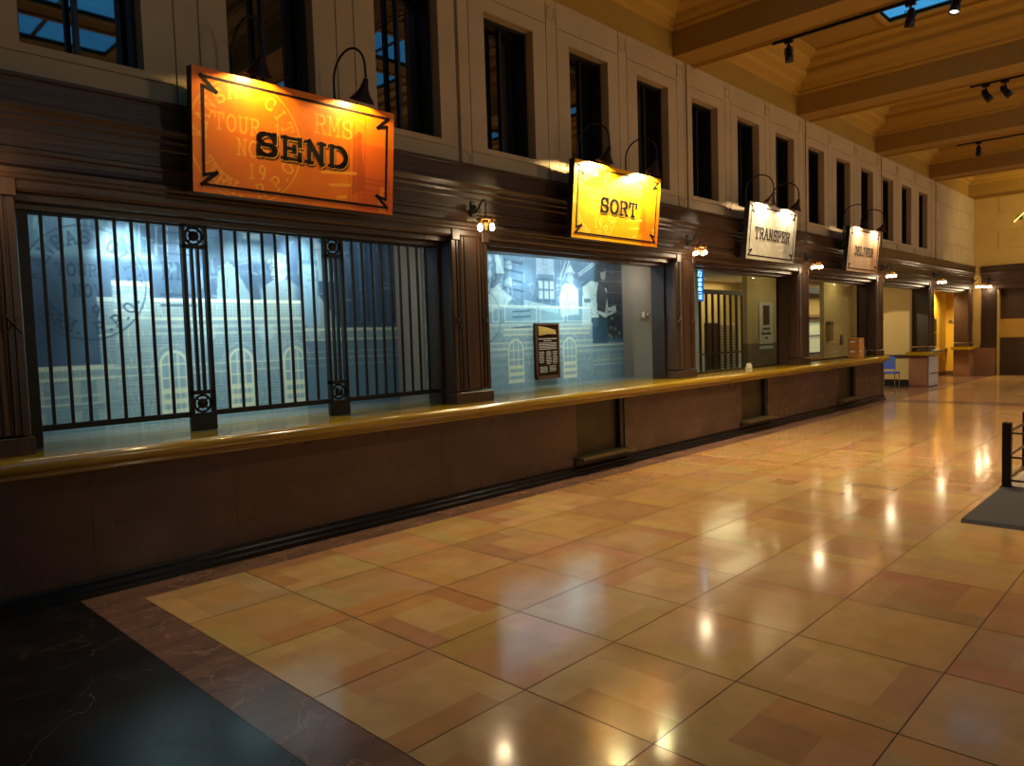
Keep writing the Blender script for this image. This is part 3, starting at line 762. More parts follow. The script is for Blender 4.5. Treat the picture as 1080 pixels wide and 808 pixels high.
# clerk one
c.rect(8.5, 8.95, 2.0, 2.7, (84, 124, 150), .4, .1)
c.ell(8.80, 2.66, .075, .10, (140, 166, 178), .9); c.poly([(8.68, 2.72), (8.8, 2.86), (8.92, 2.72)], (176, 198, 206), .85)
c.poly([(8.58, 2.5), (8.66, 2.56), (8.86, 2.56), (8.98, 2.46), (8.98, 2.1), (8.56, 2.06), (8.52, 2.3)], (190, 222, 224), .85)
c.poly([(8.68, 2.56), (8.76, 2.3), (8.72, 2.1), (8.64, 2.1), (8.68, 2.3)], (120, 158, 172), .6)
c.line((8.66, 2.56), (8.78, 2.12), .022, (96, 134, 156), .8); c.line((8.88, 2.56), (8.9, 2.12), .022, (96, 134, 156), .8)
# clerk two with a dark waistcoat
c.rect(9.42, 10.15, 1.7, 3.05, (34, 44, 54), .85, .12)
for z in (2.92, 2.78, 2.62, 2.44, 2.24, 2.1): c.line((9.5, z), (10.15, z + .02), .012, (110, 118, 120), .7)
for i in range(26): c.ell(r_.uniform(9.5, 10.1), r_.uniform(1.72, 2.2), .04, .03, r_.choice([(60, 74, 84), (130, 140, 140), (28, 36, 44)]), .7)
c.ell(9.63, 2.74, .07, .11, (132, 136, 130), .9); c.ell(9.60, 2.82, .08, .05, (40, 46, 52), .9)
c.poly([(9.1, 2.52), (9.3, 2.62), (9.5, 2.6), (9.72, 2.5), (9.74, 2.2), (9.95, 2.24), (9.98, 2.14), (9.66, 2.04), (9.5, 2.1), (9.46, 1.9), (9.05, 1.9)], (178, 206, 210), .9)
c.poly([(9.5, 2.62), (9.62, 2.6), (9.74, 2.4), (9.66, 2.12), (9.46, 2.16), (9.44, 2.4)], (44, 54, 64), .9)
c.poly([(9.3, 2.05), (9.72, 2.02), (9.74, 1.55), (9.3, 1.55)], (44, 78, 100), .85)
c.rect(9.12, 9.28, 2.28, 2.34, (60, 90, 112), .8)
for i in range(520):
    x, z = r_.uniform(5.9, 10.1), r_.uniform(2.0, 3.04)
    dk = x > 9.4
    k_ = r_.choice([(96, 104, 108), (24, 30, 36), (60, 70, 78)]) if dk else r_.choice([(130, 164, 180), (60, 90, 118), (160, 190, 200), (90, 122, 148), (176, 200, 206)])
    if r_.random() < .55: c.line((x, z), (x + r_.uniform(-.02, .16), z + r_.uniform(-.03, .03)), r_.uniform(.01, .022), k_, .4)
    else: c.line((x, z), (x + r_.uniform(-.02, .02), z + r_.uniform(.03, .16)), r_.uniform(.01, .028), k_, .35)
for i in range(40): c.ell(8.5 + r_.gauss(0, .1) + .25, 2.3 + r_.gauss(0, .1), r_.uniform(.01, .03), r_.uniform(.02, .06), r_.choice([(150, 184, 196), (206, 226, 228)]), .4)
# station drawing
building(c, 5.9, 9.32, 1.95, 21, .8, (200, 214, 200)); building(c, 9.32, 10.15, 1.62, 22, .4, (120, 140, 144))
c.rect(5.9, 9.3, 1.95, 2.22, (132, 174, 186), .45); c.line((5.9, 2.22), (9.3, 2.20), .014, (206, 222, 210), .8)
for a, b_ in ((7.1, 7.22), (7.34, 8.0), (8.08, 8.62), (8.7, 9.25)):
    for q in (((a, 1.99), (b_, 1.99)), ((a, 2.19), (b_, 2.19)), ((a, 1.99), (a, 2.19)), ((b_, 1.99), (b_, 2.19))): c.line(*q, .012, (204, 220, 210), .75)
for i, z in enumerate((2.13, 2.05, 1.90)): c.line((7.5, z), (7.86, z + .015), .022, (52, 84, 108), .85)
c.ring(6.95, 2.05, .3, .35, .012, (52, 84, 108), .7)
balus(c, 7.3, 9.25, 1.80, 1.88)
arch(c, 7.54, .15, 1.73, 1.12); arch(c, 8.74, .15, 1.73, 1.12); arch(c, 6.42, .15, 1.73, 1.12)
for i in range(5): c.rect(9.42 + i * .14, 9.5 + i * .14, 1.3, 1.45, (150, 160, 150), .5); c.rect(9.42 + i * .14, 9.5 + i * .14, 1.12, 1.2, (150, 160, 150), .4)
mt2 = thing('wall_mural', 'blue printed mural of a sorting room with two clerks, in the unbarred opening', 'mural', (0, 0, 0))
c.build('printed_picture', PRINT, 7.188, mt2)
b = MB(); b.box(5.9, 10.15, 7.19, 7.2, 1.05, 3.05); b.build('backing_board', GREYWALL, mt2)

# ---- plaque on mural 2
pq = thing('memorial_plaque', 'dark bronze plaque with gold emblem and rows of raised lettering, fixed over the blue mural', 'plaque', (8.165, 7.187, 1.14))
b = MB(); b.cbox(-.26, .26, -.05, .0, 0, .82, .01); b.build('plate', BRONZE, pq)
b = MB()
for q in ((-.26, .26, .79, .82), (-.26, .26, 0, .05), (-.26, -.235, 0, .82), (.235, .26, 0, .82)): b.box(q[0], q[1], -.062, -.05, q[2], q[3])
b.build('raised_rim', mat('plaque_rim', (110, 74, 50), .4, metal=.6), pq)
PLG = mat('plaque_lettering', (200, 186, 160), .45, metal=.3)
b = MB(); r_ = random.Random(3)
def tinyline(x0, x1, z, h):
    x = x0
    while x < x1:
        w = r_.uniform(.012, .03); b.box(x, min(x + w, x1), -.054, -.05, z, z + h); x += w + r_.uniform(.004, .012)
tinyline(-.2, .2, .585, .012); tinyline(-.08, .08, .555, .012)
for k in range(5): tinyline(-.19, .2, .525 - k * .022, .009)
for cx in (-.14, .02, .16):
    for k in range(9 if cx > 0 else 8):
        w = r_.uniform(.04, .06); tinyline(cx - w, cx + w, .395 - k * .022, .009)
for k in range(5): tinyline(-.18, -.02, .175 - k * .019, .008); tinyline(.03, .18, .185 - k * .019, .008)
b.build('raised_lettering', PLG, pq)['kind'] = 'stuff'
b = MB(); b.prism([(-.19, .64), (-.2, .78), (-.06, .765), (.17, .72), (.19, .655), (.02, .66)], -.06, -.05, 'y')
for k in range(5): b.box(-.15 + k * .065, -.115 + k * .065, -.066, -.06, .67, .735 - k * .006)
b.build('gold_emblem', mat('plaque_gold', (206, 168, 90), .35, metal=.5), pq)
# ---- thermostat/knob plate
sw = thing('wall_switch', 'small switch plate with round chrome knob on bare grey wall beside a mural', 'switch', (10.80, 7.2, 2.09))
b = MB(); b.cbox(-.13, .13, -.02, 0, -.08, .08, .005); b.build('plate', mat('plate_beige', (150, 142, 122), .5), sw)
b = MB(); b.lathe([(.001, .05), (.03, .048), (.045, .03), (.035, .01), (.02, 0)], (.06, -.02, -.01), (0, -1, 0)); b.build('knob', CHROME, sw)
b = MB(); b.cbox(-.10, -.02, -.028, -.02, -.05, .05, .004); b.build('cover', WHITE, sw)

# ================================================================== IRON GRILLE in the first opening
gr = thing('window_grille', 'black iron service grille of upright bars with two rosette posts standing on the counter', 'grille', (3.36, 6.28, 1.05))
def Gp(mb, name, m=METAL): o = mb.build(name, m, gr); o.location = (-3.36, -6.28, -1.05); return o
secs = [(1.46, 2.555, 8, 1.55, .1256), (2.78, 3.915, 8, 2.91, .1265), (4.13, 5.31, 9, 4.245, .1185)]
for xa, xb, nb, xs_, st in secs:
    b = MB(); b.cbox(xa - .01, xb + .01, 6.262, 6.298, 1.172, 1.218, .004); Gp(b, 'bottom_rail')
    for k in range(nb):
        b = MB(); x = xs_ + k * st; b.cbox(x - .0105, x + .0105, 6.268, 6.292, 1.215, 2.80, .002); Gp(b, 'bar')
b = MB(); b.cbox(1.37, 5.33, 6.26, 6.30, 2.775, 2.82, .004); Gp(b, 'top_rail')
b = MB(); b.cbox(1.37, 1.465, 6.255, 6.305, 1.05, 2.80, .004); Gp(b, 'end_stile')
for x0 in (2.56, 3.915):
    x1 = x0 + .218; xc = (x0 + x1) / 2
    b = MB(); b.cbox(x0, x1, 6.25, 6.31, 1.05, 1.20, .004)
    b.cbox(x0, x0 + .031, 6.25, 6.31, 1.19, 2.80, .004); b.cbox(x1 - .031, x1, 6.25, 6.31, 1.19, 2.80, .004)
    b.cbox(x0, x1, 6.25, 6.31, 1.36, 1.395, .004); b.cbox(x0, x1, 6.25, 6.31, 2.595, 2.63, .004); b.cbox(x0, x1, 6.25, 6.31, 2.775, 2.82, .004)
    for u in (-.026, .026): b.cbox(xc + u - .010, xc + u + .010, 6.26, 6.30, 1.38, 2.61, .002)
    p_ = Gp(b, 'post')
    for z in (1.28, 2.703):
        b = MB(); b.torus((xc, 6.28, z), .070, .011, (0, 1, 0)); b.lathe([(.001, .016), (.040, .014), (.043, 0), (.040, -.014), (.001, -.016)], (xc, 6.28, z), (0, 1, 0))
        for a in (45, 135, 225, 315):
            ca, sa = math.cos(math.radians(a)), math.sin(math.radians(a)); b.tube([(xc + ca * .03, 6.28, z + sa * .03), (xc + ca * .075, 6.28, z + sa * .075)], .009, 6)
        r_o = b.build('rosette', METAL, p_)

# ================================================================== HANGING SIGNS
SX = [2.427, 6.97, 11.51, 16.05]; SW, SH, SZ, SY, TILT = 1.88, .93, 2.95, 5.665, .099
def make_sign(x, word, label, base, ghost, right, ink, hw, lw, seed):
    s = thing('hanging_sign', label, 'sign', (x + SW / 2, SY, SZ), (TILT, 0, 0), 'signs hanging from the wooden frieze')
    W = SW / 2
    b = MB(); b.cbox(-W, W, .003, .09, 0, SH, .004)
    b.build('board', METAL, s)
    c = Canvas(-W + .002, W - .002, .002, SH - .002, .006 if word in ('SEND', 'SORT') else .01, base)
    c.noise(5, .4, seed); c.noise(4, .05, seed + 1)
    # right hand picture: rail yard, pole and mail bag crane
    c.rect(.32 * SW * .9, W, 0, .60, right, .55, .02)
    c.rect(.5, W, 0, .34, tuple(v * .86 for v in right), .35, .1)
    dk = tuple(v * .74 for v in right)
    for p in (((.44, .86), (.46, .08)), ((.50, .84), (.50, .06)), ((.62, .86), (.62, .1)), ((.44, .84), (.64, .72))): c.line(*p, .008, dk, .6)
    c.poly([(.49, .62), (.53, .68), (.58, .64), (.59, .5), (.61, .4), (.62, .2), (.48, .14), (.49, .36)], dk, .5)
    c.ell(.56, .66, .03, .04, dk, .6)
    for z in (.3, .26, .2, .16): c.line((.62, z), (.9, z - .01), .008, tuple(v * .8 for v in dk), .5)
    c.poly([(.78, .02), (.76, .14), (.8, .2), (.85, .16), (.86, .02)], ghost, .45); c.ell(.82, .22, .025, .03, ghost, .5)
    # postmark
    cx, cz, R_ = -.50, .44, .47
    c.ring(cx, cz, R_, R_, .014, ghost, .75)
    c.strokes(arc_text('KANSAS CITY', cx, cz, .385, 178, -17, .085, .10), .014, ghost, .75)
    c.strokes(text_strokes('TOUR 1', cx - .27, cz + .06, .08, .12, .098), .014, ghost, .75)
    c.strokes(text_strokes('NOV', cx - .09, cz - .11, .085, .12, .10), .014, ghost, .75)
    c.strokes(text_strokes('19', cx + .0, cz - .28, .07, .11, .09), .014, ghost, .75)
    c.strokes(arc_text('TERM. R.P.O.', cx, cz, .385, 213, 12.3, .08, .10, True), .014, ghost, .75)
    c.strokes(text_strokes('RMS', .10, .62, .12, .15, .135), .016, ghost, .7)
    c.line((.05, .835), (.34, .84), .02, ghost, .45)
    for (a, b_) in (((.18, .30), (.52, .33)), ((.26, .20), (.46, .22)), ((.34, .10), (.42, .115))): c.line(a, b_, .026, ghost, .8)
    c.build('printed_face', SIGNPRINT, 0.0, s)
    # black ticket border with notched corners
    b = MB(); i = .085; n_ = .1; t = .021
    A, B_, C_, D_ = -W + i, W - i, SH - i * .9, i * .9
    P = []
    for (px, pz, sx, sz) in ((A, C_, 1, -1), (B_, C_, -1, -1), (B_, D_, -1, 1), (A, D_, 1, 1)):
        P.append(((px - sx * .015, pz - sz * .012), (px + sx * n_, pz + sz * .085), (px, pz + sz * .06)))
    (a0, a1, a2), (b0, b1, b2), (c0, c1, c2), (d0, d1, d2) = P
    st = [[a0, b0], [a0, a1], [a1, a2], [b0, b1], [b1, b2], [a2, d2], [b2, c2], [c2, c1], [c1, c0], [d2, d1], [d1, d0], [d0, c0]]
    stroke_mesh(b, st, t, -.001, .002); b.build('ticket_border', INK, s)
    # word: dark letters, board-coloured gap, dark offset shade
    n = len(word); tot = n * lw * 1.12 - lw * .12
    x0 = -tot / 2 + .0; z0 = SH / 2 - hw / 2 - .02
    hs = mat('sign_gap_' + word.lower(), ghost, .45)
    b = MB(); T_ = lw * .2; 
    stroke_mesh(b, text_strokes(word, x0 + .017, z0 - .018, lw, hw), T_, -.001, .001, 0, T_ * .62)
    b.build('letter_shade', INK, s)
    b = MB(); stroke_mesh(b, text_strokes(word, x0 + .009, z0 - .010, lw, hw), T_ * 1.02, -.0022, .001, 0, T_ * .66); b.build('letter_gap', hs, s)
    b = MB(); stroke_mesh(b, text_strokes(word, x0, z0, lw, hw), T_, -.0035, .0012, 0, T_ * .64); b.build('lettering', INK, s)
    # brackets back to the frieze
    for u in (-W + .25, W - .25):
        b = MB(); b.cbox(u - .02, u + .02, .09, .30, .45, .49, .003); b.build('wall_bracket', METAL, s)
        b = MB(); b.cbox(u - .02, u + .02, .09, .27, .06, .1, .003); b.build('wall_bracket', METAL, s)
    return s
INK = mat('sign_ink', (22, 6, 6), .7, spec=.2)
make_sign(SX[0], 'SEND', 'large orange sign reading SEND with a round postmark print, lit by two lamps', (226, 112, 4), (244, 166, 40), (212, 78, 4), None, .165, .2, 1)
make_sign(SX[1], 'SORT', 'yellow sign reading SORT with an orange band at one side, under two lamps', (230, 158, 10), (244, 200, 80), (228, 96, 8), None, .165, .185, 2)
make_sign(SX[2], 'TRANSFER', 'grey sign reading TRANSFER hanging from the dark wooden frieze', (176, 166, 140), (206, 200, 180), (150, 146, 132), None, .17, .155, 3)
make_sign(SX[3], 'DELIVER', 'pale pinkish sign reading DELIVER, the smallest looking sign in the row', (208, 172, 138), (232, 206, 172), (200, 146, 104), None, .17, .15, 4)

# ---- gooseneck lamps
def shade_prof():
    return [(.006, .20), (.022, .195), (.026, .15), (.034, .145), (.034, .125), (.042, .11), (.052, .085), (.078, .05), (.108, .012), (.112, 0), (.104, .006), (.074, .046), (.045, .08), (.02, .1)]
def make_lamp(x, label):
    l = thing('gooseneck_lamp', label, 'lamp', (x, 5.94, 3.58), group='gooseneck lamps over the hanging signs')
    b = MB(); b.lathe([(.001, .03), (.04, .028), (.055, .012), (.055, 0)], (0, 0, 0), (0, -1, 0)); b.build('wall_plate', METAL, l)
    # explicit arc from wall side over to room side
    pts = [(0, -.01, 0), (0, -.05, .005), (0, -.07, .05), (0, -.07, .35), (0, -.07, .56)]
    for i in range(1, 13):
        a = PI * i / 12; pts.append((0, -.07 - .245 + .245 * math.cos(a), .56 + .22 * math.sin(a)))
    pts += [(0, -.562, .52), (0, -.565, .47)]
    b = MB(); b.tube(pts, .0105, 10); b.build('arm', METAL, l)
    ax = Vector((0, -.08, 1)).normalized(); base = Vector((0, -.462, .29))
    ax = Vector((0, -.42, 1)).normalized(); base = Vector((0, -.49, .28))
    b = MB(); b.lathe(shade_prof(), base, ax, 24); b.build('shade', BRONZE, l)
    b = MB(); b.sphere(base + ax * .075, .022, 10); b.build('bulb', BULB2, l)
    return l, base + ax * .03
lamp_spec = [
 (0, 2.90, 'black gooseneck lamp over the postmark half of the large orange sign'), (0, 3.86, 'black gooseneck lamp over the picture half of the large orange sign'),
 (1, 7.40, 'gooseneck lamp over the plain half of the yellow sign'), (1, 8.44, 'gooseneck lamp over the orange banded half of the yellow sign'),
 (2, 11.96, 'gooseneck lamp over the first letters of the grey sign'), (2, 12.98, 'gooseneck lamp over the last letters of the grey sign'),
 (3, 16.5, 'gooseneck lamp over the first letters of the pale pinkish sign'), (3, 17.55, 'gooseneck lamp over the last letters of the pale pinkish sign')]
LP = [(1.3, (1, .74, .28)), (9.0, (1, .84, .40)), (2.4, (1, .86, .62)), (1.6, (1, .82, .52))]
for (si, x, lab) in lamp_spec:
    l, bpnt = make_lamp(x, lab)
    e_, col_ = LP[si]
    axl = Vector((0, -.42, 1)).normalized()
    light('lamp_light', 'POINT', Vector((0, -.49, .28)) + axl * .045, 26 * e_, col_, l, .018)

# ---- bulb cluster sconces over the pilasters
def make_sconce(loc, label, rz=0, e=6, sc=1.0):
    s = thing('lamp_cluster', label, 'light', loc, (0, 0, rz), 'brass bulb clusters along the woodwork')
    s.scale = (sc, sc, sc)
    b = MB(); b.cbox(-.035, .035, -.03, 0, -.09, .08, .006); b.lathe([(.001, .06), (.03, .05), (.04, .02), (.045, 0)], (0, -.02, 0), (0, -1, 0)); b.build('wall_plate', METAL, s)
    pts = [(0, -.03, -.03), (0, -.07, -.045), (0, -.11, -.02), (0, -.14, .03), (0, -.17, .065), (0, -.205, .07), (0, -.22, .05)]
    b = MB(); b.tube(pts, [.016, .015, .013, .012, .011, .01, .008], 8)
    b.tube([(0, -.12, .0), (0, -.15, -.03), (0, -.13, -.06), (0, -.10, -.05)], .006, 6); b.build('arm', METAL, s)
    b = MB()
    for k in range(6): b.torus((0, -.22, .035 - k * .026), .012, .004, (1, 0, 0) if k % 2 else (0, 1, 0), 10)
    b.build('chain', METAL, s)
    cz = -.17
    b = MB(); b.torus((0, -.22, cz + .02), .098, .007, (0, 0, 1), 24)
    for k in range(16):
        a = 2 * PI * k / 16; b.tube([(.098 * math.cos(a), -.22 + .098 * math.sin(a), cz + .02), (.104 * math.cos(a), -.22 + .104 * math.sin(a), cz + .045), (.098 * math.cos(a + .2), -.22 + .098 * math.sin(a + .2), cz + .02)], .0035, 5)
    b.lathe([(.001, .10), (.015, .095), (.02, .06), (.035, .05), (.03, .02), (.012, 0), (.016, -.03), (.001, -.045)], (0, -.22, cz - .04), (0, 0, 1), 14)
    for k in range(4):
        a = k * PI / 2; b.tube([(0, -.22, cz + .02), (.1 * math.cos(a), -.22 + .1 * math.sin(a), cz + .02)], .006, 6)
    b.build('brass_ring', BRASS, s)
    for k in range(4):
        a = k * PI / 2; cx, cy = .092 * math.cos(a), -.22 + .092 * math.sin(a)
        b = MB(); b.lathe([(.012, .035), (.02, .03), (.022, .0), (.012, -.004)], (cx, cy, cz - .022), (0, 0, 1), 12); so = b.build('socket', BRASS, s)
        b = MB(); b.sphere((cx, cy, cz - .058), .027, 10, sz=1.15); b.build('bulb', BULB, so)
    light('cluster_light', 'POINT', (0, -.22, cz - .12), e, (1, .74, .44), s, .05)
    return s
PC = [1.065, 5.62, 10.17, 14.7, 19.24, 23.74, 28.3]
slab = ['brass bulb cluster beside the first opening before the large orange sign', 'brass bulb cluster on the pilaster between the barred opening and the sorting mural', 'brass bulb cluster between the yellow sign and the blue lit sign',
        'brass bulb cluster between the grey sign and the pale pinkish sign', 'brass bulb cluster just beyond the pale pinkish sign', 'brass bulb cluster over the counter stub with steel panel', 'brass bulb cluster at the corner pilaster of the yellow alcove']
for i in range(7): make_sconce((PC[i], 5.965, 3.19), slab[i])
make_sconce((28.93, 5.60, 3.19), 'brass bulb cluster on the far wall beside the dark shuttered opening', -PI / 2)

# ================================================================== ROOMS BEHIND THE GLASS
b = MB(); b.box(20.5, 42, 10.05, 10.2, 0, 3.4); b.box(11.3, 23, 11.6, 11.75, 0, 3.4); b.box(23, 23.1, 10.2, 11.7, 0, 3.4); struct(b.build('wall_office', BEIGE))
b = MB(); b.box(11.2, 42, 6.45, 11.8, 3.35, 3.45); struct(b.build('ceiling_office', BEIGE))
for (x0, x1, lab) in ((16.3, 18.6, 'p'), (20.95, 23.15, 'q')):
    b = MB(); b.box(x0, x1, 8.0, 8.12, 1.45, 3.35); o = struct(b.build('wall_partition', BEIGE))
    b = MB(); b.box(x0, x1, 7.995, 8.12, 0, 1.45); b.build('wainscot', BEIGE_D if lab == 'p' else BEIGE, o)
# bay panes (glass set in the third and fourth openings)
for i, (x0, x1, lab) in enumerate(((10.44, 14.4, 'g'), (14.95, 18.95, 'h'))):
    b = MB(); b.box(x0 + .035, x1 - .035, 6.40, 6.408, 1.06, 2.79); w = struct(b.build('window_%d' % (60 + i), CLEAR))
    b = MB(); xm = x0 + .54 * (x1 - x0)
    b.box(x0 + .03, x1 - .03, 6.385, 6.42, 1.05, 1.075); b.box(x0 + .03, x0 + .05, 6.385, 6.42, 1.05, 2.79); b.box(x1 - .05, x1 - .03, 6.385, 6.42, 1.05, 2.79); b.build('pane_frame', BRONZE, w)
# barred back window seen through the third opening
gw = thing('barred_partition', 'dark framed barred screen inside the office, seen through the glass behind the blue lit sign', 'grille', (17.6, 9.95, 0))
b = MB(); b.box(-3.6, 2.75, -.04, .04, 2.78, 2.9); b.box(-3.6, 2.75, -.04, .04, 1.14, 1.19); b.box(2.6, 2.85, -.06, .06, 0, 2.9); b.build('frame', WOODI, gw)
for k in range(17):
    b = MB(); x = -3.1 + k * .34; b.box(x - .024, x + .024, -.03, .03, 0, 2.8); b.build('bar', WOODI, gw)
b = MB(); b.box(.35, 1.15, .06, .1, 0, 2.0); b.build('door_leaf', mat('door_brown', (92, 62, 38), .5, var=.2), gw)
ws = thing('letter_rack', 'white slatted pigeonhole rack standing behind the barred screen', 'rack', (21.0, 10.9, 0))
b = MB(); b.box(-.6, .6, 0, .25, 0, 2.0); b.build('case', WHITE, ws)
b = MB()
for k in range(22): b.box(-.58, .58, -.03, 0, .15 + k * .085, .17 + k * .085)
b.build('slats', mat('slat_grey', (120, 108, 80), .6), ws)
# office windows seen through the fourth opening
ow = MB(); x0, x1, z0, z1 = 23.6, 27.6, .95, 1.98
ow.box(x0, x1, 9.98, 10.05, z1, z1 + .07); ow.box(x0, x1, 9.98, 10.05, z0 - .05, z0); ow.box(x0, x1, 9.98, 10.04, 1.5, 1.54)
for x in (x0, 24.7, 26.0, 26.5, 27.5): ow.box(x, x + .14, 9.98, 10.05, z0, z1)
owo = struct(ow.build('window_80', WOODI))
b = MB(); b.box(x0, x1, 10.035, 10.045, z0, z1); b.build('pane', emis('office_window_glow', (214, 214, 168), .55), owo)
b = MB(); b.box(24.0 - 1, 29, 9.9, 10.05, 2.14, 2.24); b.box(24.0 - 1, 29, 9.96, 10.05, 2.0, 2.14); struct(b.build('trim_40', mat('moulding_tan', (150, 120, 74), .6)))
b = MB(); b.box(23, 29, 9.7, 10.05, 2.92, 3.12); struct(b.build('trim_41', mat('valance_navy', (34, 34, 48), .6)))
b = MB(); b.box(23, 29, 9.95, 10.05, .74, .9); struct(b.build('trim_42', mat('moulding_tan', (150, 120, 74), .6)))
# framed items on the partition of bay four
fr = thing('wall_notice', 'small dark framed notice on the beige partition seen through the fourth opening', 'notice', (22.2, 7.99, 1.25))
b = MB(); b.cbox(-.09, .09, -.03, 0, 0, .3, .004); b.build('frame', BLACKP, fr)
b = MB()
for k in range(3): b.box(-.06, .06, -.034, -.03, .04 + k * .085, .1 + k * .085)
b.build('sheet', mat('notice_grey', (96, 100, 90), .6), fr)
b = MB(); b.cbox(21.05, 21.3, 7.86, 8.0, 1.05 + .35, 1.95, .02); tag(b.build('wall_cabinet', mat('cabinet_olive', (96, 88, 52), .6)), 'olive metal wall box at the edge of the office partition', 'cabinet')
# poster on the glass of bay 3
po = thing('paper_poster', 'narrow white poster with a brown picture and three lines of print, seen through glass', 'poster', (17.25, 7.985, 1.30))
b = MB(); b.box(-.37, .37, -.008, 0, 0, 1.14); b.build('sheet', mat('poster_white', (206, 200, 176), .6), po)
b = MB(); b.box(-.17, .18, -.011, -.008, .58, 1.06); b.build('picture', mat('poster_brown', (92, 56, 32), .6, var=.5, scale=(12, 12, 12)), po)
b = MB(); stroke_mesh(b, text_strokes('NATIVE', -.22, .44, .062, .075), .018, -.008, .002) if False else None
b = MB()
for z, w in ((.46, .2), (.345, .25), (.24, .07)):
    x = -w
    while x < w: 
        ww = random.uniform(.03, .07); b.box(x, min(w, x + ww), -.010, -.008, z, z + random.uniform(.05, .075)); x += ww + .012
b.box(-.37, .37, -.010, -.008, .085, .12); b.build('print', BLACKP, po)
# blue lit sign
ns = thing('lit_sign', 'tall blue glowing sign with white upright lettering just inside the third opening', 'sign', (11.46, 6.50, 2.29))
ns.scale = (.85, 1, .68)
b = MB(); b.cbox(-.13, .18, 0, .06, 0, .78, .006); b.build('casing', mat('sign_blue_case', (10, 40, 110), .4), ns)
b = MB(); b.box(-.12, .17, -.004, 0, .01, .77); b.build('lit_panel', emis('sign_blue_light', (10, 96, 205), .9), ns)
b = MB(); sts = text_strokes('classic', 0, 0, .1, .12)
word = 'Classes'
st_all = []
zz = .05
for ch, w, h in (('E', .12, .15), ('l', .06, .13), ('e', .1, .17), ('a', .1, .17), ('s', .1, .17), ('S', .2, .22)):
    for st in glyph_strokes(ch, 0, 0, w, h): st_all.append([(.055 - q_ + 0.02, zz + p_) for p_, q_ in st])
    zz += w + .015
stroke_mesh(b, st_all, .022, -.004, .003); b.build('lettering', emis('sign_white_light', (190, 245, 255), 1.6), ns)
b = MB(); b.tube([(.03, .03, .77), (.03, .03, 1.2)], .008); b.build('hanger', METAL, ns)
# tent card
b = MB(); b.prism([(6.36, 1.05), (6.3, 1.05), (6.33, 1.15)], 12.85, 13.02, 'x'); tag(b.build('tent_card', mat('card_cream', (206, 194, 160), .6)), 'small cream tent card standing at the foot of the glass in the third opening', 'card')

# ---- boxes on the counter end
for k, (z, lab) in enumerate(((1.051, 'tan box with white label, lower of the two on the counter end'), (1.278, 'tan box with white label, stacked on top of the other box'))):
    t = thing('storage_box', lab, 'box', (18.12, 6.18, z), group='tan boxes on the counter end')
    b = MB(); b.cbox(-.16, .16, -.13, .13, 0, .225, .006); b.build('body', CARD, t)
    b = MB(); b.box(-.164, -.16, -.03, .08, .12, .16); b.box(-.12, -.02, -.134, -.13, .14, .17); b.build('label_sticker', WHITE, t)
    b = MB(); b.box(-.164, .164, -.134, .134, .185, .192); b.build('lid_seam', mat('box_seam', (140, 86, 34), .6), t)
# ---- small bottle-like holder beside them
b = MB(); b.lathe([(.001, 0), (.045, 0), (.045, .12), (.02, .16), (.018, .22), (.001, .22)], (18.75, 6.2, 1.05), n=14); tag(b.build('pump_bottle', mat('bottle_grey', (70, 74, 90), .3)), 'small dark pump bottle beside the tan boxes on the counter end', 'bottle')

# ================================================================== BAY 5: passage, chair
b = MB(); b.box(23.2, 23.3, 6.44, 8.3, .2, 3.3); b.box(23.3, 23.5, 6.44, 6.5, 0, 3.0)
w5 = struct(b.build('wall_passage', BEIGE))
b = MB(); b.box(23.17, 23.2, 6.44, 8.3, 0, .2); struct(b.build('baseboard_passage', BLACKP))
b = MB(); b.cbox(23.15, 23.2, 6.44, 8.3, .84, .92, .004); struct(b.build('trim_43', WOODX))
ch = thing('side_chair', 'blue upholstered chair with chrome legs beside the passage wall', 'chair', (22.45, 6.75, 0), (0, 0, PI * .5))
b = MB(); b.cbox(-.22, .22, -.22, .22, .41, .47, .02); b.build('seat', BLUE, ch)
b = MB(); b.prism([(-.22, .55), (.22, .55), (.22, .86), (.17, .91), (-.17, .91), (-.22, .86)], .18, .22, 'y'); b.build('backrest', BLUE, ch)
for sx in (-1, 1):
    b = MB(); b.tube([(sx * .2, .21, 0), (sx * .2, .2, .45), (sx * .2, .22, .8)], .012, 8); b.build('leg', CHROME, ch)
    b = MB(); b.tube([(sx * .2, -.2, 0), (sx * .2, -.2, .42)], .012, 8); b.build('leg', CHROME, ch)
# ---- counter stub under the sixth pilaster
def stub(x0, x1, label, extra=None):
    t = thing('counter_pedestal', label, 'counter', ((x0 + x1) / 2, 6.15, 0))
    ox = (x0 + x1) / 2
    b = MB(); b.cbox(x0 - ox, x1 - ox, -.2, .28, .0, .92, .006); b.build('marble_base', MARBLE_L, t)
    b = MB(); b.prism([(-.33, .915), (-.30, .9), (.32, .9), (.32, 1.0), (-.30, 1.0), (-.34, .975), (-.345, .945)], x0 - ox - .12, x1 - ox + .12, 'x'); b.build('stone_cap', ONYX, t)
    return t
stub(23.1, 24.05, 'brown marble counter stub with gold cap, one side clad in steel, under a dark pilaster')
sp = thing('steel_panel', 'bright brushed steel panel on the face of the first marble stub', 'panel', (23.6, 5.93, 0))
b = MB(); b.cbox(-.42, .46, -.02, .015, .02, .86, .004); b.build('sheet', STEEL, sp)
b = MB(); b.cbox(-.42, .46, -.03, -.02, .36, .385, .002); b.build('seam', METAL, sp)
pp = thing('paper_stack', 'loose white papers lying on the gold cap of the first marble stub', 'paper', (23.9, 5.95, 1.0))
r_ = random.Random(8)
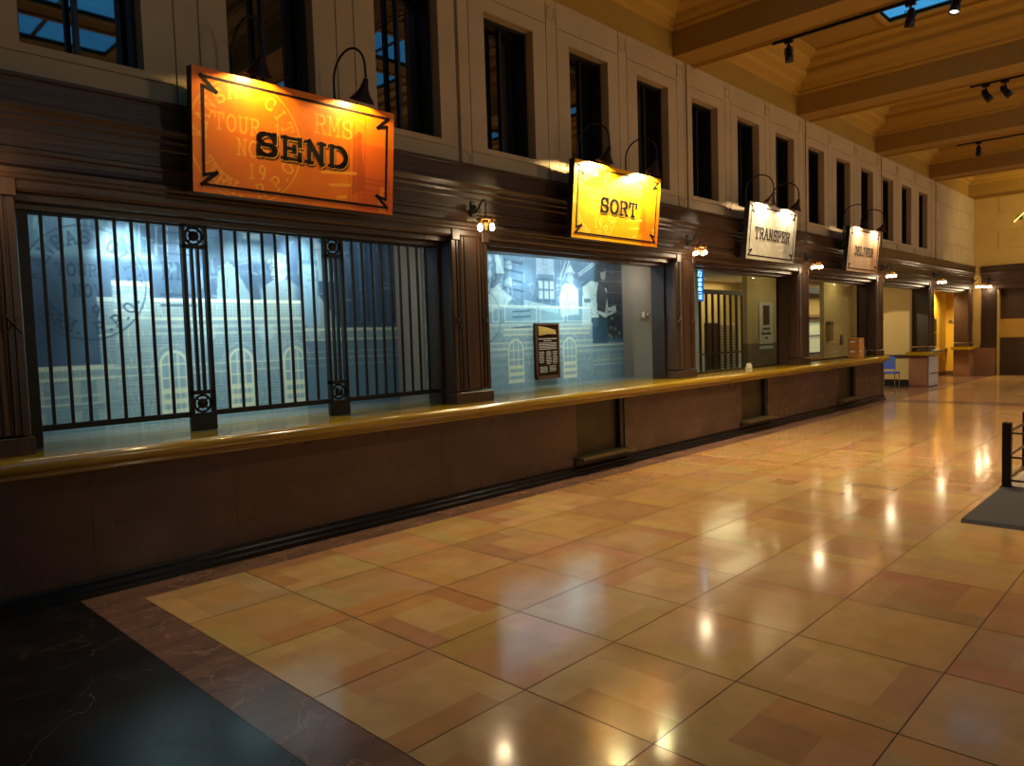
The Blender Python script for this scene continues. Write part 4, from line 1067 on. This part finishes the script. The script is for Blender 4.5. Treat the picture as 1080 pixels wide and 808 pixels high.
for k in range(5):
    b = MB(); a = r_.uniform(-.5, .5); w, h = .15, .11; z = .002 + k * .006; cx = r_.uniform(-.12, .12); cy = r_.uniform(-.04, .03)
    pts = [(cx + u * w * math.cos(a) - v * h * math.sin(a), cy + u * w * math.sin(a) + v * h * math.cos(a), z + (.02 if u * v > 0 else 0)) for u, v in ((-1, -1), (1, -1), (1, 1), (-1, 1))]
    b.add(pts + [(p[0], p[1], p[2] + .003) for p in pts], [(0, 3, 2, 1), (4, 5, 6, 7), (0, 1, 5, 4), (1, 2, 6, 5), (2, 3, 7, 6), (3, 0, 4, 7)]); b.build('sheet', WHITE, pp)
stub(28.0, 28.62, 'brown marble counter stub with gold cap in the corner before the far wall')

# ---- yellow alcove
b = MB(); b.box(24.1, 29.1, 6.92, 7.02, 0, 3.3); b.box(29.1, 29.2, 6.4, 7.0, 0, 3.3); struct(b.build('wall_yellow', YELLOW))
b = MB(); b.box(24.1, 29.1, 6.90, 6.92, 0, .13); b.box(29.08, 29.1, 6.45, 6.92, 0, .13); struct(b.build('baseboard_yellow', mat('base_brown', (104, 70, 34), .5)))
b = MB(); b.box(24.1, 29.1, 6.86, 6.92, .86, .92); struct(b.build('trim_44', mat('rail_brown', (150, 100, 40), .5)))
b = MB(); b.box(23.3, 29.2, 6.44, 7.0, 2.95, 3.0); struct(b.build('ceiling_yellow', BEIGE))
b = MB(); b.box(26.85, 27.8, 6.88, 6.93, 1.0, 2.0); w = struct(b.build('window_85', BEIGE))
b = MB(); b.box(27.2, 27.72, 6.86, 6.885, 1.05, 1.48); b.box(27.2, 27.72, 6.86, 6.885, 1.53, 1.95); b.build('pane', BLACKP, w)
sc_ = thing('security_camera', 'small dark dome camera high on the yellow alcove wall', 'camera', (29.09, 6.62, 2.72))
b = MB(); b.lathe([(.001, .0), (.09, .0), (.09, .04), (.05, .05)], (0, 0, 0), (-1, 0, 0)); b.build('base', WHITE, sc_)
b = MB(); b.sphere((-.06, 0, 0), .055, 10); b.build('dome', BLACKP, sc_)
th = thing('wall_thermostat', 'cream control box at head height on the yellow alcove wall', 'thermostat', (29.09, 6.68, 1.88))
b = MB(); b.cbox(-.05, 0, -.16, .16, -.06, .06, .006); b.build('case', BEIGE, th)
b = MB(); b.cbox(-.07, -.05, .03, .11, -.05, .02, .004); b.build('dial', BRASS, th)
dl = thing('ceiling_downlight', 'round recessed downlight in the ceiling of the yellow alcove', 'light', (27.4, 6.72, 2.95))
b = MB(); b.torus((0, 0, -.005), .09, .015, (0, 0, 1)); b.build('trim_ring', WHITE, dl)
b = MB(); b.lathe([(.001, 0), (.08, 0)], (0, 0, -.004)); b.build('lens', emis('downlight_lens', (255, 236, 200), 14), dl)
light('downlight_lamp', 'SPOT', (27.4, 6.72, 2.9), 300, (1, .78, .4), None, .06, aim=(27.4, 6.8, 0), spot=150, blend=.8)

# ---- far wall woodwork and shuttered opening
b = MB()
frp = [(6.0 - (y - 5.9) if False else FX - (6.05 - y), z) for y, z in FR if True]
b.prism([(FX + (y - 6.0) * 1.0 if y < 6.2 else FX + .1, z) for y, z in FR], -1.25, 5.84, 'y'); struct(b.build('trim_45', WOODX))
def farpil(y0, y1):
    global tn
    b = MB(); b.box(FX - .02, FX + .3, y0, y1, .95, 2.88)
    for u in (.06, .12, .3, .36): 
        yy = y0 + u * (y1 - y0) / .42; b.box(FX - .035, FX - .02, yy - .012, yy + .012, .98, 2.86)
    b.cbox(FX - .05, FX, y0, y1, .95, 1.1, .004)
    o = struct(b.build('trim_%d' % tn, WOODZ)); tn += 1
    b = MB(); b.cbox(FX - .03, FX + .3, y0 - .01, 6.45 if y0 > 4 else y1 + .01, 0, .95, .006); b.build('marble_base', MARBLE_L, o)
tn = 50
farpil(5.42, 5.82); farpil(-1.24, -.84)
b = MB(); b.box(29.32, 29.38, -1.2, 5.4, 1.88, 3.7); o = struct(b.build('door_1', SHUTTER))
b = MB(); b.box(29.30, 29.38, -1.2, 5.4, 1.26, 1.88); b.build('tan_band', TAN, o)
b = MB(); b.box(29.28, 29.38, -1.2, 5.4, .0, 1.26); b.build('lower_shutter', SHUTTER, o)
b = MB()
for k in range(9): b.box(29.27, 29.28, -1.2, 5.4, .12 + k * .125, .135 + k * .125)
b.build('shutter_slat', mat('slat_dark', (40, 25, 12), .6), o)
b = MB(); b.box(29.0, 29.38, 5.38, 5.43, 0, 2.9); struct(b.build('trim_60', WOODI))
fw = thing('slanted_wall_light', 'slim slanted lit wall fitting high on the yellowish far wall', 'light', (28.97, 4.75, 6.45))
fw.location = (28.97, 4.8, 5.15)
b = MB(); b.tube([(-.03, .12, -.12), (-.05, -.25, .22)], .02, 8); b.build('tube', emis('tube_glow', (250, 240, 130), 1.3), fw)
b = MB(); b.cbox(-.02, .03, -.1, .02, -.05, .08, .004); b.build('mount', METAL, fw)

# ================================================================== TRACK LIGHTING
def make_track(x, y0, y1, label):
    t = thing('ceiling_track', label, 'light track', (x, 0, 5.90), group='black tracks across the ceiling')
    b = MB(); b.cbox(-.018, .018, y0, y1, -.02, .012, .003); b.build('rail', METAL, t)
    for y in (y1 - .05, (y0 + y1) / 2, y0 + .05):
        b = MB(); b.box(-.008, .008, y - .01, y + .01, .0, .03); b.build('hanger', METAL, t)
    return t
make_track(10.60, -4.5, 4.76, 'long black ceiling track nearest the camera, running across the hall under the beam')
make_track(15.17, -4.5, 3.24, 'middle black ceiling track running across the hall under the second beam')
make_track(19.78, -4.5, 4.49, 'farthest black ceiling track under the third beam')
def make_head(x, y, aimv, label, lens=2.0, wide=False, e=0, spot=70, col=(1, .80, .50)):
    t = thing('track_spotlight', label, 'spotlight', (x, y, 5.88), group='spotlights on the ceiling tracks')
    a = Vector(aimv).normalized()
    b = MB(); b.cbox(-.03, .03, -.06, .06, -.04, .0, .004); b.tube([(0, 0, -.03), (0, 0, -.10)], .014, 8); b.build('track_adapter', METAL, t)
    c0 = Vector((0, 0, -.17))
    b = MB(); u = a.cross(Vector((0, 0, 1))); u = u.normalized() if u.length > .05 else Vector((1, 0, 0))
    b.tube([c0 + u * .065 + a * .02, c0 + u * .065 + Vector((0, 0, .07)), c0 + Vector((0, 0, .075)), c0 - u * .065 + Vector((0, 0, .07)), c0 - u * .065 + a * .02], .007, 6); b.build('yoke', METAL, t)
    b = MB(); b.lathe([(.001, -.10), (.03, -.10), (.036, -.07), (.05, -.05), (.05, .03), (.058, .035), (.06, .13), (.052, .13), (.05, .11)], c0, a, 18); b.build('housing', METAL, t)
    for k in (-.02, .0, .02):
        pass
    b = MB(); b.lathe([(.001, .105), (.05, .105)], c0, a, 18); b.build('lens', emis('spot_lens_%d' % int(lens * 10), (255, 236, 214), lens), t)
    if e: light('spot_lamp', 'SPOT', c0 + a * .15, e, col, t, .05, aim=c0 + a * 2, spot=spot, blend=.8)
    return t
make_head(10.60, 4.52, (.12, .0, -1), 'black track spotlight nearest the windowed wall on the near track', 5, e=560, spot=88)
make_head(10.60, 2.93, (.35, .25, -1), 'larger black track spotlight with bright rim, just before the lit skylight pane', 9, e=560, spot=88)
make_head(10.60, 2.42, (-.25, .1, -1), 'black track spotlight with glowing lens, crossing the blue skylight pane', 12, e=560, spot=88)
make_head(15.17, 3.0, (.3, -.6, -1), 'tilted black spotlight on the middle track, the one nearer the wall', 1, e=560, spot=88)
make_head(15.17, 2.72, (.3, -.7, -1), 'tilted black spotlight on the middle track, the one farther from the wall', 1)
make_head(19.78, 4.05, (.02, 0, -1), 'single black spotlight hanging from the farthest track', 1, e=560, spot=88)

# ================================================================== MAT AND BARRIER
b = MB(); b.prism([(7.32, 0), (7.36, .03), (9.10, .035), (9.10, 0)], -1.5, 1.62, 'y'); tag(b.build('floor_mat', RUBBER), 'dark grey rubber mat lying on the tiles in front of the low black barrier', 'mat')
b = MB(); b.box(9.12, 12.5, -1.5, 1.62, 0, .02); tag(b.build('stone_pad', LIGHTSTONE), 'pale speckled pad inside the low black barrier', 'pad')
br = thing('floor_barrier', 'low black metal barrier with square posts and thin rails behind the floor mat', 'barrier', (9.06, 1.58, 0))
for (x, y) in ((0, 0), (1.22, .02), (0, -2.0), (1.22, -2.0)):
    b = MB(); b.cbox(x - .04, x + .04, y - .04, y + .04, .02, .71, .004); b.cbox(x - .055, x + .055, y - .055, y + .055, .02, .04, .004); b.build('post', METAL, br)
RAIL = mat('rail_metal', (96, 84, 74), .35, metal=.8)
for z in (.60, .345, .10):
    b = MB(); b.cbox(.03, 1.2, -.012, .012, z - .01, z + .01, .003); b.build('rail', RAIL, br)
    b = MB(); b.cbox(-.012, .012, -1.97, -.03, z - .01, z + .01, .003); b.build('rail', RAIL, br)
    b = MB(); b.cbox(1.21, 1.23, -1.97, -.02, z - .01, z + .01, .003); b.build('rail', RAIL, br)

# ================================================================== LIGHT
WARM = (1, .80, .50)
# display lamps in the alcove ceiling (cool)
COOL = (.80, .97, .96)
for (x, tx, tz, e_, sp_) in ((2.42, 2.42, 2.6, 130, 60), (4.05, 4.15, 2.6, 70, 60), (2.9, 2.9, 1.8, 120, 100), (3.6, 3.6, 1.6, 100, 110), (8.5, 8.6, 2.2, 26, 80), (7.6, 7.9, 1.4, 70, 110), (8.8, 8.8, 1.4, 90, 90)):
    light('display_lamp', 'SPOT', (x, 6.70, 2.98), e_, COOL, None, .04, aim=(tx, 7.19, tz), spot=sp_, blend=.9)
light('alcove_wash', 'AREA', (3.3, 6.75, 3.1), 26, COOL, None, aim=(3.3, 7.2, 1.6), sx=3.4, sy=.2)
light('alcove_wash', 'AREA', (8.1, 6.75, 3.1), 36, COOL, None, aim=(8.1, 7.2, 1.6), sx=3.2, sy=.2)
light('alcove_warm', 'POINT', (10.6, 6.7, 2.7), 7, (1, .85, .7), None, .1)
# offices: unseen area lights added to brighten the rooms
for (x, y, e_, sx_, sy_) in ((20.5, 10.9, 60, 3, 1), (17.0, 9.0, 24, 2, 1), (14.5, 7.4, 13, 2, .6), (17.0, 7.2, 12, 1.5, .6), (21.0, 7.1, 16, 1.5, .6), (21.5, 9.2, 30, 2, 1), (25.5, 9.0, 90, 3, 1)):
    light('office_fill', 'AREA', (x, y, 3.3), e_, (1, .82, .46), None, aim=(x, y, 0), sx=sx_, sy=sy_)
light('passage_edge_spot', 'SPOT', (20.4, 7.9, 2.8), 170, (1, .84, .52), None, .04, aim=(23.2, 6.62, .95), spot=40, blend=.06)  # added spot; its hard cone edge stands in for a diagonal shadow
light('passage_fill', 'POINT', (21.6, 7.6, 3.0), 9, (1, .84, .52), None, .1)  # unseen point light added as ambient fill
# hall: unseen spots added to light floor, ceiling, wall and far end
for x in (5.9, 10.6, 15.1, 19.7, 24.2):
    for y in (-1.0, -4.0):
        e_ = 520 if x > 6 else 230
        light('hall_floor_fill', 'SPOT', (x, y, 5.75), e_, WARM, None, .12, aim=(x + .2, y + .6, 0), spot=95, blend=.7)  # added above the unseen part of the hall to light the floor
for x, e_ in ((1, 260), (6, 380), (11, 420), (16, 420), (21, 420), (26, 500)):
    light('hall_ceiling_fill', 'SPOT', (x, -5.6, 2.6), e_ * .5, (1, .84, .44), None, .4, aim=(x, -1.0, 6.9), spot=120, blend=1)  # added without a fitting, brightens the ceiling from below
    light('hall_wall_fill', 'SPOT', (x, -6.2, 3.6), e_ * (1.15 if x > 7 else .6 if x > 2 else .25), (1, .88, .66), None, .3, aim=(x, 6.0, 4.6), spot=70, blend=1)  # added without a fitting, brightens the cream upper wall
light('near_floor_fill', 'SPOT', (6.1, 2.6, 5.7), 420, WARM, None, .08, aim=(3.9, 3.9, 0), spot=62, blend=1)  # added narrow spot, brightens the near floor and spares the wall
light('far_end_fill', 'SPOT', (25.5, 1.5, 5.6), 560, (1, .78, .32), None, .2, aim=(29, 4.0, 4.2), spot=130, blend=.9)  # this and the next spot are added to brighten the far end
light('far_end_fill', 'SPOT', (26.0, 3.5, 5.6), 400, (1, .80, .38), None, .2, aim=(26, 4.0, 0), spot=110, blend=.9)

# sky seen through the skylights
w = bpy.data.worlds.new('dusk_sky'); SC.world = w; w.use_nodes = True
nt = w.node_tree; bg = nt.nodes['Background']
bg.inputs[0].default_value = (*lin((88, 190, 240)), 1); bg.inputs[1].default_value = 1.0

# ================================================================== CAMERA
cd = bpy.data.cameras.new('camera'); cam = bpy.data.objects.new('camera', cd); COL.objects.link(cam)
f_px, yaw, pit, roll = 773.387, math.radians(44.0227), math.radians(-3.46378), math.radians(-1.83955)
F = Vector((math.cos(pit) * math.cos(yaw), math.cos(pit) * math.sin(yaw), math.sin(pit)))
r0 = Vector((math.sin(yaw), -math.cos(yaw), 0)); u0 = r0.cross(F)
Rv = r0 * math.cos(roll) + u0 * math.sin(roll); Uv = -r0 * math.sin(roll) + u0 * math.cos(roll)
M = Matrix((( Rv.x, Uv.x, -F.x, 0), (Rv.y, Uv.y, -F.y, 0), (Rv.z, Uv.z, -F.z, 1.75), (0, 0, 0, 1)))
cam.matrix_world = M
cd.sensor_width = 36; cd.lens = f_px * 36 / 1080; cd.clip_end = 200; cd.clip_start = .05
SC.camera = cam
vs = SC.view_settings; vs.view_transform = 'Standard'; vs.look = 'None'; vs.gamma = 1; vs.exposure = 0; vs.use_curve_mapping = False
SC.cycles.use_denoising = True
SC.cycles.max_bounces = 8; SC.cycles.diffuse_bounces = 4; SC.cycles.glossy_bounces = 4; SC.cycles.sample_clamp_indirect = 4
